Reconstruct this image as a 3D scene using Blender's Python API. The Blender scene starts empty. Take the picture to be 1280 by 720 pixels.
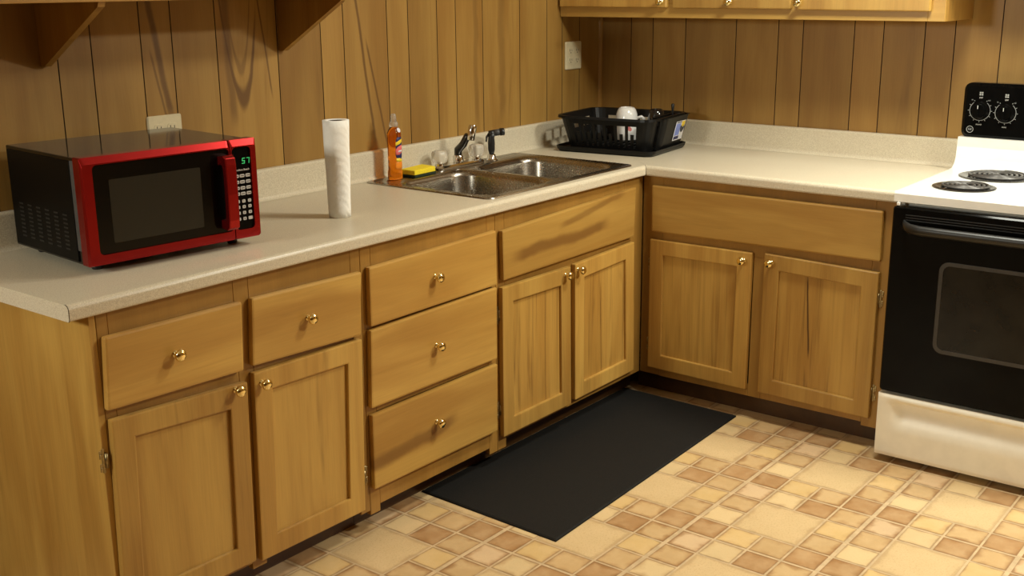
import bpy, bmesh, math, random
from mathutils import Vector, Matrix
random.seed(7)
SC = bpy.context.scene
COL = SC.collection
PI = math.pi
R = math.radians

# ------------------------------------------------------------------ camera
SC.view_settings.view_transform = 'Standard'
SC.view_settings.look = 'None'
SC.view_settings.gamma = 1
SC.view_settings.exposure = 0.0
SC.view_settings.use_curve_mapping = False
yaw, pitch, roll, F = 0.6642, -0.2611, -0.0090, 1430.6
cy_, sy_, cp_, sp_ = math.cos(yaw), math.sin(yaw), math.cos(pitch), math.sin(pitch)
f_ = Vector((cy_*cp_, sy_*cp_, sp_)); r0 = Vector((sy_, -cy_, 0)); u0 = r0.cross(f_)
r_ = math.cos(roll)*r0 + math.sin(roll)*u0
u_ = -math.sin(roll)*r0 + math.cos(roll)*u0
cam = bpy.data.objects.new('camera', bpy.data.cameras.new('camera'))
COL.objects.link(cam)
cam.matrix_world = Matrix(((r_.x, u_.x, -f_.x, -4.3082), (r_.y, u_.y, -f_.y, -2.8665), (r_.z, u_.z, -f_.z, 1.5838), (0, 0, 0, 1)))
cam.data.sensor_width = 36
cam.data.lens = F/1280*36
cam.data.clip_start = 0.05
SC.camera = cam

# ------------------------------------------------------------------ node helpers
class NT:
    def __init__(s, name):
        s.m = bpy.data.materials.new(name); s.m.use_nodes = True
        s.t = s.m.node_tree; s.b = s.t.nodes['Principled BSDF']
    def n(s, typ, **kw):
        nd = s.t.nodes.new(typ)
        for k, v in kw.items(): setattr(nd, k, v)
        return nd
    def put(s, sock, v):
        if isinstance(v, bpy.types.NodeSocket): s.t.links.new(v, sock)
        elif v is not None:
            if sock.type == 'RGBA' and len(v) == 3: v = (*v, 1)
            sock.default_value = v
    def m_(s, op, a, b=None, c=None):
        nd = s.n('ShaderNodeMath', operation=op)
        s.put(nd.inputs[0], a)
        if b is not None: s.put(nd.inputs[1], b)
        if c is not None: s.put(nd.inputs[2], c)
        return nd.outputs[0]
    def vm(s, op, a, b):
        nd = s.n('ShaderNodeVectorMath', operation=op)
        s.put(nd.inputs[0], a); s.put(nd.inputs[1], b)
        return nd.outputs[0]
    def noise(s, vec, scale, detail=2, rough=.5, dist=0):
        nd = s.n('ShaderNodeTexNoise')
        s.put(nd.inputs['Vector'], vec); nd.inputs['Scale'].default_value = scale
        nd.inputs['Detail'].default_value = detail; nd.inputs['Roughness'].default_value = rough
        nd.inputs['Distortion'].default_value = dist
        return nd.outputs['Fac']
    def step(s, v, a, b, c=0., d=1., kind='SMOOTHSTEP'):
        nd = s.n('ShaderNodeMapRange', interpolation_type=kind)
        s.put(nd.inputs['Value'], v); nd.inputs[1].default_value = a; nd.inputs[2].default_value = b
        nd.inputs[3].default_value = c; nd.inputs[4].default_value = d
        return nd.outputs[0]
    def mix(s, f, a, b, blend='MIX'):
        nd = s.n('ShaderNodeMix', data_type='RGBA', blend_type=blend)
        s.put(nd.inputs[0], f); s.put(nd.inputs[6], a); s.put(nd.inputs[7], b)
        return nd.outputs[2]
    def bump(s, h, strength=.3, dist=.002):
        nd = s.n('ShaderNodeBump'); nd.inputs['Strength'].default_value = strength
        nd.inputs['Distance'].default_value = dist
        s.put(nd.inputs['Height'], h); s.t.links.new(nd.outputs[0], s.b.inputs['Normal'])
    def set(s, **kw):
        names = {'col': 'Base Color', 'rough': 'Roughness', 'metal': 'Metallic', 'spec': 'Specular IOR Level', 'coat': 'Coat Weight',
                 'coatr': 'Coat Roughness', 'trans': 'Transmission Weight', 'ior': 'IOR', 'ecol': 'Emission Color', 'es': 'Emission Strength',
                 'aniso': 'Anisotropic', 'sss': 'Subsurface Weight', 'sheen': 'Sheen Weight'}
        for k, v in kw.items(): s.put(s.b.inputs[names[k]], v)
        return s

def srgb(r, g, b):
    return tuple(((c/255+.055)/1.055)**2.4 if c > 10 else c/255/12.92 for c in (r, g, b))

def plain(name, col, rough=.5, vary=.08, nscale=40, bump=0, **kw):
    """solid colour with a faint procedural mottling"""
    t = NT(name)
    co = t.n('ShaderNodeTexCoord').outputs['Object']
    nz = t.noise(co, nscale, 3)
    c = t.mix(t.step(nz, .3, .7), tuple(x*(1-vary) for x in col), tuple(min(1, x*(1+vary)) for x in col))
    t.set(col=c, rough=rough, **kw)
    if bump: t.bump(nz, bump, .001)
    return t.m

def wood(name, axis, light, dark, deep, lines=(), streak=.5, rough=.38, plank=False, fib=.10, coat=.15, mineral=0):
    """varnished wood; axis = grain direction. lines: (u, v, A, B, width, strength, lo, hi) -> dark band |u-(A+B v)|<width for lo<v<hi"""
    t = NT(name)
    co0 = t.n('ShaderNodeTexCoord').outputs['Object']
    if plank:
        at = t.n('ShaderNodeAttribute', attribute_name='plank').outputs['Color']
        sep = t.n('ShaderNodeSeparateColor'); t.put(sep.inputs[0], at)
        off = t.vm('MULTIPLY', at, (9., 7., 5.)); tone = sep.outputs[0]
    else:
        rnd = t.n('ShaderNodeObjectInfo').outputs['Random']
        cmb = t.n('ShaderNodeCombineXYZ')
        for i, k in enumerate((7., 11., 5.)): t.put(cmb.inputs[i], t.m_('MULTIPLY', rnd, k))
        off = cmb.outputs[0]; tone = rnd
    co = t.vm('ADD', co0, off)
    def st(across, along):
        v = [across]*3; v['XYZ'.index(axis)] = along
        return t.vm('MULTIPLY', co, tuple(v))
    broad = t.noise(st(7, .9), 1, 3, .55, .6)
    mid = t.noise(st(34, 1.6), 1, 3, .6, .4)
    fine = t.noise(st(240, 9), 1, 2)
    stn = t.noise(st(9, .8), 1.15, 4, .6, 1.0)
    c = t.mix(t.step(broad, .3, .7), dark, light)
    c = t.mix(t.m_('MULTIPLY', t.step(mid, .52, .75), .35), c, dark)
    c = t.mix(t.m_('MULTIPLY', t.step(stn, .60, .78), streak), c, deep)
    if mineral:
        ms = t.m_('MULTIPLY', t.step(t.noise(st(42, 1.3), 1, 4, .65, .8), .50, .64), t.step(broad, .30, .62, 1, .25))
        c = t.mix(t.m_('MULTIPLY', ms, mineral), c, deep)
    k = t.m_('MULTIPLY_ADD', t.m_('SUBTRACT', fine, .5), fib*2, 1.)
    k = t.m_('MULTIPLY', k, t.step(tone, 0, 1, .86, 1.1, 'LINEAR'))
    hs = t.n('ShaderNodeHueSaturation'); t.put(hs.inputs['Value'], k); t.put(hs.inputs['Color'], c)
    c = hs.outputs[0]
    if lines:
        sx = t.n('ShaderNodeSeparateXYZ'); t.put(sx.inputs[0], co0)
        wob = t.m_('MULTIPLY', t.m_('SUBTRACT', t.noise(t.vm('MULTIPLY', co0, (6., 6., 6.)), 1, 4), .5), 1.)
        tot = None
        for L in lines:
            u, v, A, B, w, sgt, lo, hi = L[:8]; C = L[8] if len(L) > 8 else 0.
            V = sx.outputs['XYZ'.index(v)]
            e = t.m_('MULTIPLY_ADD', V, B, A)
            if C: e = t.m_('ADD', e, t.m_('MULTIPLY', t.m_('POWER', t.m_('ABSOLUTE', t.m_('SUBTRACT', V, L[9])), 2.), C))
            d = t.m_('SUBTRACT', sx.outputs['XYZ'.index(u)], e)
            d = t.m_('ABSOLUTE', t.m_('ADD', d, t.m_('MULTIPLY', wob, w*1.6)))
            s = t.m_('MULTIPLY', t.step(d, w*.25, w, 1, 0), sgt)
            ed = max(.02, (hi-lo)*.15)
            s = t.m_('MULTIPLY', s, t.step(V, lo, lo+ed)); s = t.m_('MULTIPLY', s, t.step(V, hi-ed, hi, 1, 0))
            tot = s if tot is None else t.m_('MAXIMUM', tot, s)
        c = t.mix(tot, c, deep)
    t.set(col=c, rough=rough, coat=coat, coatr=.25, spec=.4)
    t.bump(fine, .12, .0006)
    return t.m

# wood colours (linear)
HL, HD, HX = srgb(192, 152, 77), srgb(165, 122, 56), srgb(103, 69, 29)
WSC = .94
WL, WD, WX = srgb(170, 132, 67), srgb(149, 109, 50), srgb(87, 54, 23)
WL, WD = tuple(c*WSC for c in WL), tuple(c*WSC for c in WD)
M = {}
M['cabZ'] = wood('honey maple vertical grain', 'Z', HL, HD, HX, streak=.62, fib=.13, mineral=.22)
M['cabX'] = wood('honey maple grain along sink wall', 'X', HL, HD, HX, streak=.25)
M['cabY'] = wood('honey maple grain along stove wall', 'Y', HL, HD, HX, streak=.25)
M['frame'] = wood('honey maple face frame', 'Z', HD, srgb(146, 107, 47), HX, streak=.15)
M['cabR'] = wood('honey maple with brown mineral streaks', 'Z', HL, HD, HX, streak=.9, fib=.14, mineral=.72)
M['toe'] = wood('dark brown toe kick with painted shade', 'X', srgb(84, 54, 24), srgb(66, 42, 18), HX, streak=.2)  # brown darkened further to put the shade under the cabinets into the colour
M['sinkfront'] = wood('maple with dark heartwood sweep', 'X', HL, HD, srgb(112, 74, 34),
    lines=[('Z', 'X', .7605, .03, .030, .75, -1.47, -.85), ('Z', 'X', .94, .14, .016, .55, -1.2, -.75)], streak=.1)
M['lowdrawer'] = wood('maple with dark heartwood end', 'X', HL, HD, srgb(112, 74, 34),
    lines=[('Z', 'X', .43, .1, .032, .7, -2.2, -1.72)], streak=.1)
M['crackdoor'] = wood('maple panel with mineral streak', 'Z', HL, HD, srgb(70, 42, 18),
    lines=[('Y', 'Z', -1.334, .072, .005, .9, .27, .60)], streak=.6, mineral=.45)
M['wallsink'] = wood('sink wall panelling', 'Z', WL, WD, WX, plank=True, streak=.42, rough=.45, coat=.05, lines=[
    ('X', 'Z', -2.081, -.148, .016, .75, 1.18, 1.62), ('X', 'Z', -2.035, -.20, .006, .6, 1.1, 1.42),
    ('X', 'Z', -1.271, -.143, .009, .75, 1.02, 1.75), ('X', 'Z', -1.12, -.235, .007, .7, .98, 1.42),
    ('X', 'Z', -1.72, -.125, .005, .7, 1.22, 1.6),
    ('Z', 'X', 1.235, 0, .045, .8, -2.085, -1.915, 62., -1.990), ('Z', 'X', 1.33, 0, .03, .45, -2.06, -1.93, 95., -1.992),
    ('X', 'Z', -1.99, -.035, .022, .55, 1.14, 1.62), ('X', 'Z', -.86, .0, .02, .35, 1.0, 1.8), ('X', 'Z', -.70, .0, .03, .35, 1.0, 1.8)])
M['wallstove'] = wood('stove wall panelling', 'Z', WL, WD, WX, plank=True, streak=.35, rough=.45, coat=.05)
M['groove'] = plain('dark groove stain', srgb(50, 28, 12), .8)

def laminate():
    t = NT('beige speckled laminate')
    co = t.n('ShaderNodeTexCoord').outputs['Object']
    a = t.noise(co, 420, 2, .7); b = t.noise(co, 150, 3, .6); d = t.noise(co, 6, 2)
    c = t.mix(t.step(a, .35, .65), srgb(192, 180, 155), srgb(218, 208, 185))
    c = t.mix(t.m_('MULTIPLY', t.step(b, .55, .72), .5), c, srgb(178, 160, 138))
    c = t.mix(t.m_('MULTIPLY', t.step(d, .4, .7), .15), c, srgb(200, 182, 160))
    t.set(col=c, rough=.36, spec=.45)
    return t.m
M['lam'] = laminate()
M['seam'] = plain('dark laminate seam', srgb(70, 56, 40), .7)

def steel(name, rough, axis):
    t = NT(name)
    co = t.n('ShaderNodeTexCoord').outputs['Object']
    v = [220.]*3; v[axis] = 6.
    a = t.noise(t.vm('MULTIPLY', co, tuple(v)), 1, 3)
    b = t.noise(co, 9, 3)
    t.set(col=t.mix(t.step(b, .3, .7), (.30, .275, .235), (.38, .35, .30)), metal=1., rough=t.step(a, .2, .8, rough-.03, rough+.03, 'LINEAR'))
    t.bump(a, .012, .0003)
    return t.m
M['steel'] = steel('brushed stainless steel', .27, 0)
M['chrome'] = plain('chrome', (.75, .73, .70), .10, .03, 30, metal=1.)
M['darkchrome'] = plain('dark smoky chrome', (.05, .048, .045), .14, .03, 30, metal=.6)
M['brass'] = plain('polished brass', (.92, .77, .38), .11, .06, 60, metal=1.)
M['oldbrass'] = plain('antique brass', (.36, .28, .14), .38, .15, 200, metal=1.)
M['blackplastic'] = plain('black plastic', (.012, .0115, .011), .38, .1, 60)
M['rackplastic'] = plain('matt black rack plastic', (.0055, .0052, .0048), .36, .1, 60, spec=.22)
M['blackgloss'] = plain('black gloss enamel', (.0035, .0033, .003), .10, .1, 40, spec=.09)
M['mwbody'] = plain('black painted sheet metal', (.004, .0036, .003), .10, .1, 200, spec=.33)
M['mwside'] = plain('black textured side panel', (.0022, .0020, .0016), .42, .1, 300, spec=.12)
M['vent'] = plain('dark vent slots', (.012, .011, .009), .5, .1, 60)
M['greyplastic'] = plain('charcoal plastic', (.055, .053, .05), .5, .1, 60)
M['red'] = plain('metallic red paint', (.32, .010, .010), .26, .1, 500, metal=.85, coat=.15, coatr=.12)
M['darkglass'] = plain('dark door glass', (.0035, .0032, .0028), .10, .05, 20, spec=.25)
M['mwwin'] = plain('perforated door window', (.024, .0215, .0155), .20, .12, 900, spec=.3)
M['ovenwin'] = plain('smoked oven window', (.0105, .0092, .0066), .12, .3, 14, spec=.25)
M['ovenwinrim'] = plain('dark grey window border', (.040, .037, .034), .35, .1, 40)
M['white'] = plain('white enamel', (.86, .84, .78), .22, .02, 20, coat=.3)
M['cream'] = plain('cream enamel', (.90, .86, .74), .30, .03, 20)
M['ivory'] = plain('ivory outlet plastic', srgb(214, 202, 168), .4, .03, 60)
M['slot'] = plain('dark slot', (.03, .025, .02), .7)
M['mark'] = plain('white printed marks', (.72, .71, .68), .5, .03)
M['silver'] = plain('silver print', (.42, .42, .41), .4, .05)
M['ceramic'] = plain('white glazed ceramic', (.84, .82, .79), .16, .02, 20, coat=.4)
M['blackceramic'] = plain('black glazed ceramic', (.008, .008, .008), .10, .1, 20, coat=.4)
M['pink'] = plain('pink printed heart', srgb(206, 120, 118), .4)
M['coil'] = plain('grey burner coil', (.10, .095, .09), .40, .2, 120, metal=.5)
M['pan'] = plain('black porcelain drip pan', (.014, .012, .011), .22, .3, 60)
M['button'] = plain('pale keypad buttons', (.55, .54, .52), .5, .04)
M['mat'] = plain('black foam mat', (.0100, .0090, .0078), .75, .25, 260, bump=.25, spec=.2)
M['ceil'] = plain('white ceiling', (.72, .69, .62), .9, .03, 8, bump=.1)
M['sponge'] = plain('yellow cellulose sponge', srgb(238, 212, 40), .9, .10, 300, bump=.6)
M['scrub'] = plain('dark green scouring pad', srgb(28, 42, 26), .95, .3, 500, bump=.6)
M['navy'] = plain('navy label ink', srgb(30, 30, 82), .45)
M['lyellow'] = plain('yellow label ink', srgb(240, 206, 50), .45)
M['lpink'] = plain('pink label ink', srgb(226, 110, 112), .45)
M['lorange'] = plain('orange label ink', srgb(240, 140, 30), .45)
M['lwhite'] = plain('white label paper', srgb(226, 226, 230), .5)
M['lblue'] = plain('pale blue label ink', srgb(122, 138, 206), .5)
M['lgrey'] = plain('dark grey label ink', srgb(52, 54, 66), .5)

def paper():
    t = NT('quilted white paper')
    co = t.n('ShaderNodeTexCoord').outputs['Object']
    wv = t.n('ShaderNodeTexWave', wave_type='BANDS', bands_direction='DIAGONAL'); t.put(wv.inputs['Vector'], co)
    wv.inputs['Scale'].default_value = 26; wv.inputs['Distortion'].default_value = 3; wv.inputs['Detail'].default_value = 2
    nz = t.noise(co, 160, 3)
    t.set(col=t.mix(nz, (.86, .84, .79), (.93, .91, .86)), rough=.95, spec=.1)
    t.bump(t.m_('MULTIPLY_ADD', wv.outputs['Fac'], .7, nz), .35, .002)
    return t.m
M['paper'] = paper()
M['card'] = plain('brown cardboard tube', srgb(70, 50, 34), .9)
def glassy(name, col, rough, ior=1.45, trans=1.):
    t = NT(name); co = t.n('ShaderNodeTexCoord').outputs['Object']; nz = t.noise(co, 30, 2)
    t.set(col=t.mix(nz, col, tuple(min(1, c*1.04) for c in col)), rough=rough, trans=trans, ior=ior)
    return t.m
M['acrylic'] = glassy('cloudy clear acrylic', (.90, .86, .78), .22, 1.30, .72)
M['clearcap'] = glassy('cloudy clear plastic', (.90, .87, .80), .25, 1.3, .8)
M['soap'] = glassy('orange dish liquid in clear bottle', (.92, .27, .015), .06, 1.3)
t = NT('green seven segment display'); co = t.n('ShaderNodeTexCoord').outputs['Object']
t.set(col=(.02, .2, .05), rough=.4, ecol=t.mix(t.noise(co, 50), (.05, .75, .20), (.08, .85, .26)), es=.5)
M['led'] = t.m

def floor_mat():
    t = NT('printed vinyl tile floor')
    uv = t.n('ShaderNodeUVMap', uv_map='tile').outputs['UV']
    at = t.n('ShaderNodeAttribute', attribute_name='tilecol').outputs['Color']
    co = t.n('ShaderNodeTexCoord').outputs['Object']
    s = t.n('ShaderNodeSeparateXYZ'); t.put(s.inputs[0], uv)
    at2 = t.n('ShaderNodeAttribute', attribute_name='tilepar').outputs['Color']
    sp = t.n('ShaderNodeSeparateColor'); t.put(sp.inputs[0], at2)
    warp = t.m_('MULTIPLY', t.m_('SUBTRACT', t.noise(co, 19, 4), .5), .62)
    ex = t.m_('MINIMUM', s.outputs[0], t.m_('SUBTRACT', 1., s.outputs[0]))
    ey = t.m_('MINIMUM', s.outputs[1], t.m_('SUBTRACT', 1., s.outputs[1]))
    e = t.m_('ADD', t.m_('MINIMUM', ex, ey), warp)
    edge = t.m_('MULTIPLY', t.step(e, -.03, .22, 1, 0), sp.outputs[0])
    rim = t.m_('MULTIPLY', t.step(t.m_('ADD', t.m_('MINIMUM', ex, ey), t.m_('MULTIPLY', warp, .25)), .01, .075, 1, 0), sp.outputs[2])
    cl = t.noise(co, 11, 4, .6); fine = t.noise(co, 170, 3, .7)
    c = t.mix(t.m_('MULTIPLY', t.step(cl, .35, .7), .30), at, srgb(226, 196, 150))
    c = t.mix(t.m_('MULTIPLY', edge, .78), c, srgb(152, 108, 64))
    c = t.mix(t.m_('MULTIPLY', rim, .70), c, srgb(142, 106, 70))
    c = t.mix(t.m_('MULTIPLY', t.step(fine, .5, .72), sp.outputs[1]), c, srgb(178, 140, 92))
    c = t.mix(.07, c, (.02, .012, .006))
    t.set(col=c, rough=.42, spec=.35)
    t.bump(fine, .08, .0005)
    return t.m
M['floor'] = floor_mat()
M['grout'] = plain('printed grout lines', srgb(196, 170, 132), .5, .12, 30)

# ------------------------------------------------------------------ geometry helpers
class MB:
    def __init__(s): s.bm = bmesh.new()
    def _take(s, b):
        me = bpy.data.meshes.new('tmp'); b.to_mesh(me); b.free()
        s.bm.from_mesh(me); bpy.data.meshes.remove(me)
    def poly(s, verts, faces, bevel=0, seg=2, recalc=True, smooth=False):
        b = bmesh.new(); vs = [b.verts.new(v) for v in verts]
        for f in faces:
            try: b.faces.new([vs[i] for i in f])
            except ValueError: pass
        if recalc: bmesh.ops.recalc_face_normals(b, faces=b.faces)
        if bevel:
            es = [e for e in b.edges if len(e.link_faces) == 2 and e.calc_face_angle() > .5]
            bmesh.ops.bevel(b, geom=es, offset=bevel, segments=seg, profile=.6, affect='EDGES', clamp_overlap=True)
        for f in b.faces: f.smooth = smooth
        s._take(b); return s
    def hexa(s, p, bevel=0, seg=2):
        """8 points: 4 of one face, 4 of the opposite face"""
        return s.poly(p, [(0, 1, 2, 3), (7, 6, 5, 4), (0, 4, 5, 1), (1, 5, 6, 2), (2, 6, 7, 3), (3, 7, 4, 0)], bevel, seg)
    def box(s, a, b, bevel=0, seg=2):
        x0, y0, z0 = a; x1, y1, z1 = b
        return s.hexa([(x0, y0, z0), (x1, y0, z0), (x1, y1, z0), (x0, y1, z0), (x0, y0, z1), (x1, y0, z1), (x1, y1, z1), (x0, y1, z1)], bevel, seg)
    def lathe(s, prof, mat=None, n=24, cap=True, arc=None):
        """prof: [(r, h)...] revolved round local Z, then placed by mat"""
        mat = mat or Matrix(); vs = []; fs = []
        for r, h in prof:
            for k in range(n):
                a = 2*PI*k/n; vs.append(tuple(mat @ Vector((r*math.cos(a), r*math.sin(a), h))))
        for i in range(len(prof)-1):
            for k in range(n):
                fs.append((i*n+k, i*n+(k+1) % n, (i+1)*n+(k+1) % n, (i+1)*n+k))
        if cap:
            if prof[0][0] > 0: fs.append(tuple(range(n))[::-1])
            if prof[-1][0] > 0: fs.append(tuple((len(prof)-1)*n+k for k in range(n)))
        b = bmesh.new(); V = [b.verts.new(v) for v in vs]
        for f in fs: b.faces.new([V[i] for i in f])
        bmesh.ops.remove_doubles(b, verts=b.verts, dist=1e-6)
        bmesh.ops.recalc_face_normals(b, faces=b.faces)
        for f in b.faces: f.smooth = True
        for e in b.edges:
            if len(e.link_faces) == 2 and e.calc_face_angle() > .7: e.smooth = False
        s._take(b); return s
    def tube(s, pts, rad, n=10, closed=False):
        pts = [Vector(p) for p in pts]; m = len(pts)
        rads = rad if isinstance(rad, (list, tuple)) else [rad]*m
        vs = []; prev = None
        for i, p in enumerate(pts):
            a = pts[(i-1) % m] if (closed or i) else p; c = pts[(i+1) % m] if (closed or i < m-1) else p
            d = (c-a).normalized()
            if prev is None:
                h = Vector((0, 0, 1)) if abs(d.z) < .9 else Vector((1, 0, 0)); x = d.cross(h).normalized()
            else: x = (prev - d*prev.dot(d)).normalized()
            prev = x; y = d.cross(x)
            for k in range(n):
                t = 2*PI*k/n; vs.append(tuple(p + (x*math.cos(t)+y*math.sin(t))*rads[i]))
        fs = []
        for i in range(m if closed else m-1):
            j = (i+1) % m
            for k in range(n): fs.append((i*n+k, i*n+(k+1) % n, j*n+(k+1) % n, j*n+k))
        if not closed: fs += [tuple(range(n)), tuple((m-1)*n+k for k in range(n))]
        return s.poly(vs, fs, smooth=True)
    def extrude(s, prof, f0, f1, smooth=False, closed=True, cap=True):
        """profile [(a,b)] swept: f0(a,b)->point at start, f1 -> point at end"""
        n = len(prof); vs = [f0(a, b) for a, b in prof] + [f1(a, b) for a, b in prof]
        fs = [(i, (i+1) % n, n+(i+1) % n, n+i) for i in range(n if closed else n-1)]
        if cap: fs += [tuple(range(n)), tuple(range(2*n-1, n-1, -1))]
        return s.poly(vs, fs, smooth=smooth)
    def build(s, name, mat, parent=None, origin=None, weld=False):
        o0 = Vector(origin) if origin else Vector((0, 0, 0))
        if weld: bmesh.ops.remove_doubles(s.bm, verts=s.bm.verts, dist=1e-5)
        if o0.length: bmesh.ops.translate(s.bm, verts=s.bm.verts, vec=-o0)
        me = bpy.data.meshes.new(name); s.bm.to_mesh(me); s.bm.free()
        me.materials.append(M[mat] if isinstance(mat, str) else mat)
        o = bpy.data.objects.new(name, me); COL.objects.link(o); o.parent = parent
        return o

def tag(o, label=None, cat=None, group=None, kind=None):
    for k, v in (('label', label), ('category', cat), ('group', group), ('kind', kind)):
        if v: o[k] = v
    return o
def thing(name, label, cat, loc=(0, 0, 0), rz=0, group=None):
    o = bpy.data.objects.new(name, None); COL.objects.link(o); o.location = loc; o.rotation_euler = (0, 0, rz)
    o.empty_display_size = .05
    return tag(o, label, cat, group)
def axis_mat(origin, direction, up=(0, 0, 1)):
    d = Vector(direction).normalized(); up = Vector(up)
    if abs(d.dot(up)) > .95: up = Vector((1, 0, 0))
    x = up.cross(d).normalized(); y = d.cross(x)
    return Matrix(((x.x, y.x, d.x, origin[0]), (x.y, y.y, d.y, origin[1]), (x.z, y.z, d.z, origin[2]), (0, 0, 0, 1)))
def rrect(x0, y0, x1, y1, r, n=6):
    pts = []
    for cx, cy, a0 in ((x1-r, y1-r, 0), (x0+r, y1-r, 90), (x0+r, y0+r, 180), (x1-r, y0+r, 270)):
        for k in range(n+1):
            a = R(a0+90*k/n); pts.append((cx+r*math.cos(a), cy+r*math.sin(a)))
    return pts
def rprism(mb, x0, y0, x1, y1, r, fn, d0, d1, bev=.0, n=6):
    """rounded rectangle in (a,b), depth d0..d1, mapped by fn(a,b,d)"""
    P = rrect(x0, y0, x1, y1, r, n); m = len(P)
    rings = [(P, d0), (P, d1)]
    if bev:
        I = rrect(x0+bev, y0+bev, x1-bev, y1-bev, max(r-bev, .0005), n)
        rings = [(P, d0), (P, d1-bev*(1 if d1 > d0 else -1)), (I, d1)]
    vs = [fn(a, b, d) for Q, d in rings for a, b in Q]; fs = []
    for i in range(len(rings)-1):
        for k in range(m): fs.append((i*m+k, i*m+(k+1) % m, (i+1)*m+(k+1) % m, (i+1)*m+k))
    fs += [tuple(range(m)), tuple((len(rings)-1)*m+k for k in range(m))]
    return mb.poly(vs, fs)
def text(name, body, size, mat, parent, mtx, align='CENTER', ext=.0003):
    cu = bpy.data.curves.new(name, 'FONT'); cu.body = body; cu.size = size; cu.align_x = align; cu.align_y = 'CENTER'; cu.extrude = ext
    tmp = bpy.data.objects.new(name, cu); me = bpy.data.meshes.new_from_object(tmp)
    bpy.data.objects.remove(tmp); bpy.data.curves.remove(cu)
    me.materials.clear(); me.materials.append(M[mat]); o = bpy.data.objects.new(name, me); COL.objects.link(o); o.parent = parent
    o.matrix_local = mtx; return o

# ------------------------------------------------------------------ room shell
X0, Y0, ZC = -7.4, -6.4, 2.45
def struct(o): o['kind'] = 'structure'; return o

def panel_wall(name, mat, grooves, lo, hi, fn, bev=.0035, dep=.005):
    """planks between grooves; fn(u, d, z) with d = depth into the wall"""
    b = bmesh.new(); lay = b.loops.layers.float_color.new('plank')
    g = sorted([x for x in grooves if lo < x < hi]); edges = [lo]+g+[hi]
    def quad(pts, c, mi):
        f = b.faces.new([b.verts.new(fn(*p)) for p in pts])
        for l in f.loops: l[lay] = c
        f.material_index = mi
    for i in range(len(edges)-1):
        a, e = edges[i], edges[i+1]; c = (random.random(), random.random(), random.random(), 1)
        a1 = a+(bev*.5 if i else 0); e1 = e-(bev*.5 if i < len(edges)-2 else 0)
        quad([(a1, 0, 0), (e1, 0, 0), (e1, 0, ZC), (a1, 0, ZC)], c, 0)
        if i < len(edges)-2:
            quad([(e1, 0, 0), (e, dep, 0), (e, dep, ZC), (e1, 0, ZC)], c, 1)
            quad([(e, dep, 0), (e+bev*.5, 0, 0), (e+bev*.5, 0, ZC), (e, dep, ZC)], c, 1)
    quad([(lo, .06, 0), (hi, .06, 0), (hi, .06, ZC), (lo, .06, ZC)], (0, 0, 0, 1), 1)
    me = bpy.data.meshes.new(name); b.to_mesh(me); b.free()
    me.materials.append(M[mat]); me.materials.append(M['groove'])
    o = bpy.data.objects.new(name, me); COL.objects.link(o); return struct(o)
gs = [-2.604, -2.501, -2.343, -2.238, -2.080, -1.843, -1.657, -1.553, -1.343, -1.235, -1.080, -.975, -.816, -.582, -.397, -.288, -.16]
x = -2.604
while x > X0: x -= random.choice((.105, .16, .21, .24)); gs.append(x)
gr = [-.161, -.270, -.428, -.661, -.846, -.950, -1.157, -1.270, -1.424, -1.532, -1.692]
y = -1.692
while y > Y0: y -= random.choice((.105, .16, .21, .24)); gr.append(y)
panel_wall('wall_back', 'wallsink', gs, X0, 0, lambda u, d, z: (u, d, z))
panel_wall('wall_right', 'wallstove', gr, Y0, 0, lambda u, d, z: (d, u, z))
panel_wall('wall_left', 'wallstove', [Y0+.2*k for k in range(1, 32)], Y0, 0, lambda u, d, z: (X0-d, u, z))
panel_wall('wall_front', 'wallsink', [X0+.2*k for k in range(1, 37)], X0, 0, lambda u, d, z: (u, Y0-d, z))
struct(MB().box((X0, Y0, ZC), (0, 0, ZC+.08)).build('ceiling', 'ceil'))
struct(MB().box((-.31, -2.50, 1.66), (-.001, -1.605, ZC)).build('added_shade_block', 'frame'))  # unseen block added above the stove to shade the wall and cabinet end
mb = MB(); prof = [(0, 0)]+[(.014*math.cos(R(a)), .014*math.sin(R(a))) for a in range(0, 91, 15)]
mb.extrude(prof, lambda a, b: (-a, -b, 1.0), lambda a, b: (-a, -b, ZC)); struct(mb.build('trim_1', 'frame'))

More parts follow.
